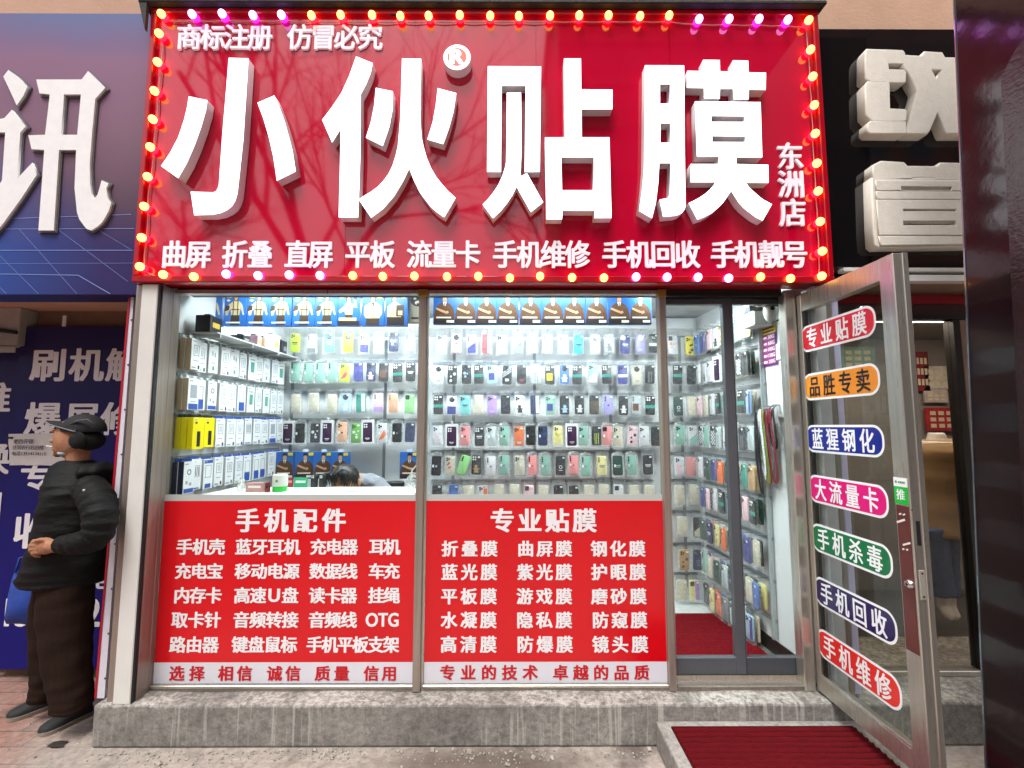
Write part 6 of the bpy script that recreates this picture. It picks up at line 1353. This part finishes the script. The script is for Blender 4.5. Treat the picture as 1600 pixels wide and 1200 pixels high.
# the shopkeeper dozing over the counter
YS = 0.52
kp = thing('person', 'person in a grey hooded top bowed over the shop counter, dark hair towards the window', 'person', (W(560, 760, YS).x, YS + .15, PT))
Q = lambda x, y, dy=0.0: W(x, y, YS + dy)
k = MB(); hc = Q(538, 752)
k.ell(hc, .077, .1, .092, u=20, v=14); k.ell(hc + Vector((.005, -.06, -.05)), .055, .06, .05); k.ell(hc + Vector((0, -.11, -.055)), .014, .02, .016)
k.ell(Q(561, 754, -.01), .012, .02, .03); limb(k, [hc + Vector((.01, .05, -.02)), hc + Vector((.03, .2, -.03))], [.06, .065])
limb(k, [Q(566, 772, .24), Q(566, 850, .3), Q(560, 930, .34)], [.13, .13, .14])
for sx in (-1, 1):
    sh = Q(566, 775, .2) + Vector((sx * .18, 0, 0)); limb(k, [sh, sh + Vector((sx * .04, -.05, -.26)), sh + Vector((-sx * .06, -.17, -.33))], [.05, .04, .028]); ha = sh + Vector((-sx * .07, -.2, -.335)); k.ell(ha, .035, .045, .018)
    for i in range(4): limb(k, [ha + Vector(((i - 1.5) * .016, -.03, 0)), ha + Vector(((i - 1.5) * .018, -.065, -.008)), ha + Vector(((i - 1.5) * .018, -.078, -.024))], [.009, .0085, .007], n=3, seg=8)
    limb(k, [ha + Vector((-sx * .03, 0, 0)), ha + Vector((-sx * .05, -.03, -.006))], [.011, .009], n=3, seg=8)
    limb(k, [Q(560, 930, .34) + Vector((sx * .09, 0, 0)), Q(560, 935, .0) + Vector((sx * .12, 0, 0)), Q(560, 935, .0) + Vector((sx * .12, .02, -.42))], [.08, .06, .045])
fuse(k, 'body', mat('warm_skin', '#bd8a63', .55, var=.08, vscale=20), kp, .007, 3)
k = MB(); rg = random.Random(6)
k.ell(hc + Vector((-.002, .018, .022)), .089, .108, .088, u=26, v=18, fn=lambda p: p * (1 + .035 * math.sin(9 * p.x + 4 * p.z) + .03 * math.sin(13 * p.y + 6 * p.x)) if not (p.z < -.35 and p.y < -.1) else p * .86)
for i in range(150):
    a = rg.uniform(-1, 1); st_ = hc + Vector((a * .07, -.03 + rg.uniform(-.02, .05), .085 - abs(a) * .03)); en = hc + Vector((a * .092 + rg.uniform(-.012, .012), -.1 + rg.uniform(-.012, .012), -.005 + rg.uniform(-.028, .03))); mid = (st_ + en) / 2 + Vector((a * .02, -.035, .022))
    k.tube(spline([st_, mid, en], 4), [.004, .004, .0038, .0034, .003, .0026, .002, .0014, .0006], 4)
k.build('hair', mat('dark_brown_hair', '#15100d', .45, var=.4, vscale=60, bstretch=(6, 1, 1)), kp, smooth=True)
k = MB(); limb(k, [Q(566, 778, .2), Q(566, 850, .29), Q(560, 925, .34)], [.19, .17, .17], seg=24, fold=.02)
limb(k, [Q(522, 776, .14), Q(548, 762, .2), Q(575, 759, .2), Q(592, 768, .18), Q(606, 800, .12)], [.075, .085, .085, .085, .075], seg=20, fold=.05, seed=9)
k.ell(Q(568, 755, .1), .06, .05, .048, u=18, v=10, fn=lambda p: p * (1 + .08 * math.sin(p.x * 8 + p.z * 6)))
for sx in (-1, 1):
    sh = Q(566, 775, .2) + Vector((sx * .18, 0, 0)); limb(k, [sh, sh + Vector((sx * .04, -.05, -.26)), sh + Vector((-sx * .05, -.16, -.325))], [.07, .06, .042], seg=16, fold=.03)
fuse(k, 'hooded_top', mat('grey_marl_fleece', '#83868d', .9, var=.15, vscale=60, bump=.3, bscale=70), kp, .009, 2)
k = MB()
for sx in (-1, 1): limb(k, [Q(560, 925, .34) + Vector((sx * .09, 0, 0)), Q(560, 935, .0) + Vector((sx * .12, 0, 0)), Q(560, 935, .0) + Vector((sx * .12, .02, -.40))], [.1, .08, .06])
fuse(k, 'trousers', mat('dark_jeans', '#20242c', .9), kp, .01, 2)
t = thing('office_chair', 'black office chair whose back shows beside the grey sleeve', 'chair', (Q(605, 770, .42).x, YS + .4, PT)); k = MB(); a, b = Q(594, 752, .42), Q(631, 752, .42)
k.box(a.x - .08, b.x, a.y, a.y + .05, a.z - .42, a.z, bev=.018, seg=3); k.build('backrest', mat('black_vinyl', '#1b1c1d', .4, bump=.1), t, angle=40)
k = MB(); k.box(a.x - .1, b.x + .01, a.y - .42, a.y - .03, .62, .7, bev=.02, seg=2); k.build('seat', MATS['black_vinyl'], t, angle=40)
k = MB(); cx_ = (a.x + b.x) / 2 - .04; k.tube([(cx_, a.y - .2, .62), (cx_, a.y - .2, .28)], .025, 10)
for i in range(5): k.tube([(cx_, a.y - .2, .27), (cx_ + .23 * math.cos(i * 1.257), a.y - .2 + .23 * math.sin(i * 1.257), .23)], .016, 8)
k.build('base', BLACK, t)

# mannequin in the clothes shop
YM = 0.62
mq = thing('mannequin', 'white headless mannequin in a beige coat and blue jeans behind the right-hand shop glass', 'mannequin', (W(1480, 950, YM).x, YM, PT)); M_ = lambda x, y, dy=0.0: W(x, y, YM + dy); k = MB()
limb(k, [M_(1463, 676), M_(1464, 690)], [.045, .06]); limb(k, [M_(1465, 690), M_(1468, 760), M_(1468, 830)], [.13, .12, .13])
for sy in (-1, 1):
    limb(k, [M_(1460 + 10 * sy, 825, sy * .05), M_(1470 + 6 * sy, 890, sy * .05), M_(1478 + 4 * sy, 945, sy * .05)], [.085, .06, .04]); limb(k, [M_(1478 + 4 * sy, 945, sy * .05), M_(1485 + 4 * sy, 958, sy * .05 - .03), M_(1494 + 4 * sy, 967, sy * .05 - .06)], [.04, .035, .022])
    limb(k, [M_(1465 + 22 * sy, 700), M_(1466 + 27 * sy, 770), M_(1466 + 24 * sy, 830)], [.05, .042, .03])
fuse(k, 'body', mat('mannequin_white', '#cfcac2', .4), mq, .01, 2)
k = MB(); limb(k, [M_(1464, 686), M_(1466, 705), M_(1468, 770), M_(1468, 836)], [.08, .17, .165, .185], seg=24, fold=.015)
for sy in (-1, 1): limb(k, [M_(1465 + 18 * sy, 700), M_(1466 + 28 * sy, 770), M_(1466 + 26 * sy, 822)], [.075, .065, .05], fold=.03)
fuse(k, 'coat', mat('beige_coat', '#8c6f48', .9, var=.1, vscale=10), mq, .011, 2)
k = MB()
for sy in (-1, 1): limb(k, [M_(1460 + 10 * sy, 822, sy * .05), M_(1470 + 6 * sy, 890, sy * .05), M_(1477 + 4 * sy, 930, sy * .05)], [.1, .078, .068], fold=.02)
fuse(k, 'jeans', mat('blue_jeans', '#3d5378', .9, var=.2, vscale=30), mq, .01, 2)

# ------------------------------------------------------------------ across the street (mirrored in the gloss of the signs)
WIN = mat('far_window', '#4a5560', 0.15, spec=0.6); FAC = mat('far_red_render', '#a86a58', 0.9, var=0.15, vscale=0.5); FAC2 = mat('far_grey_render', '#6e6a66', 0.9, var=0.15, vscale=0.4)
def block(name, label, x0, x1, y, z1, m, dep=12):
    t = thing(name, label, 'building', ((x0 + x1) / 2, y, 0))
    MB().box(x0, x1, y - dep, y, 0, z1).build('wall', m, t)
    MB().box(x0 - .3, x1 + .3, y - dep - .3, y + .3, z1, z1 + .5).build('parapet', FAC2, t)
    fl = 3.0; k = MB(); n = 0
    for f in range(int(z1 / fl)):
        x = x0 + 1.2
        while x < x1 - 2:
            k.box(x, x + 1.7, y, y + 0.06, f * fl + 0.9, f * fl + 2.5); x += 3.1
    k.build('window', WIN, t)
    k = MB()
    for f in range(1, int(z1 / fl)): k.box(x0, x1, y, y + 0.25, f * fl - 0.1, f * fl + 0.12)
    k.build('floor_band', mat('far_band', '#a08c80', 0.8), t)
block('apartment_building', 'tall reddish apartment block across the street mirrored in the sign', 3.2, 44, -27, 33, FAC)
block('apartment_building', 'low grey apartment block across the street mirrored low in the sign', -48, 2.6, -31, 11.5, FAC2)
def bare_tree(x, y, h, seed, label):
    rg = random.Random(seed); t = thing('bare_tree', label, 'tree', (x, y, 0), 'bare street trees')
    k = MB(); br = MB()
    def grow(p, d, ln, r, lev, mb):
        pts = [p]; rs = [r]; q = p.copy(); dd = d.copy()
        for i in range(4):
            dd = (dd + Vector((rg.gauss(0, .13), rg.gauss(0, .13), rg.gauss(0.03, .08)))).normalized(); q = q + dd * ln / 4; pts.append(q.copy()); rs.append(r * (1 - 0.14 * (i + 1)))
        mb.tube(pts, rs, 7 if lev < 2 else 4)
        if lev >= 4: return
        n = (5, 5, 5, 4)[lev]
        for i in range(n):
            f = 0.35 + 0.65 * (i + rg.random()) / n if lev else 0.55 + 0.45 * (i + .5) / n
            j = min(3, int(f * 4)); b0 = pts[j].lerp(pts[j + 1], f * 4 - j)
            az = rg.uniform(0, 6.28); sp = rg.uniform(0.5, 1.0)
            ax = Vector((math.cos(az), math.sin(az), 0)); nd = (dd * math.cos(sp) + (ax - dd * ax.dot(dd)).normalized() * math.sin(sp) + Vector((0, 0, 0.15))).normalized()
            grow(b0, nd, ln * rg.uniform(0.5, 0.72), rs[j] * 0.6, lev + 1, br)
    grow(Vector((x, y, 0)), Vector((0.02, 0, 1)), h * 0.52, 0.26, 0, k)
    bark = mat('dark_bark', '#3a322d', 0.9, var=0.3, vscale=6)
    k.build('trunk', bark, t); br.build('branches', bark, t)
bare_tree(-4.2, -9.2, 13.5, 11, 'bare street tree mirrored behind the second big character')
bare_tree(-8.6, -10.5, 13, 5, 'bare street tree mirrored at the left end of the sign')
bare_tree(1.6, -12.5, 12, 8, 'bare street tree mirrored near the middle of the sign')
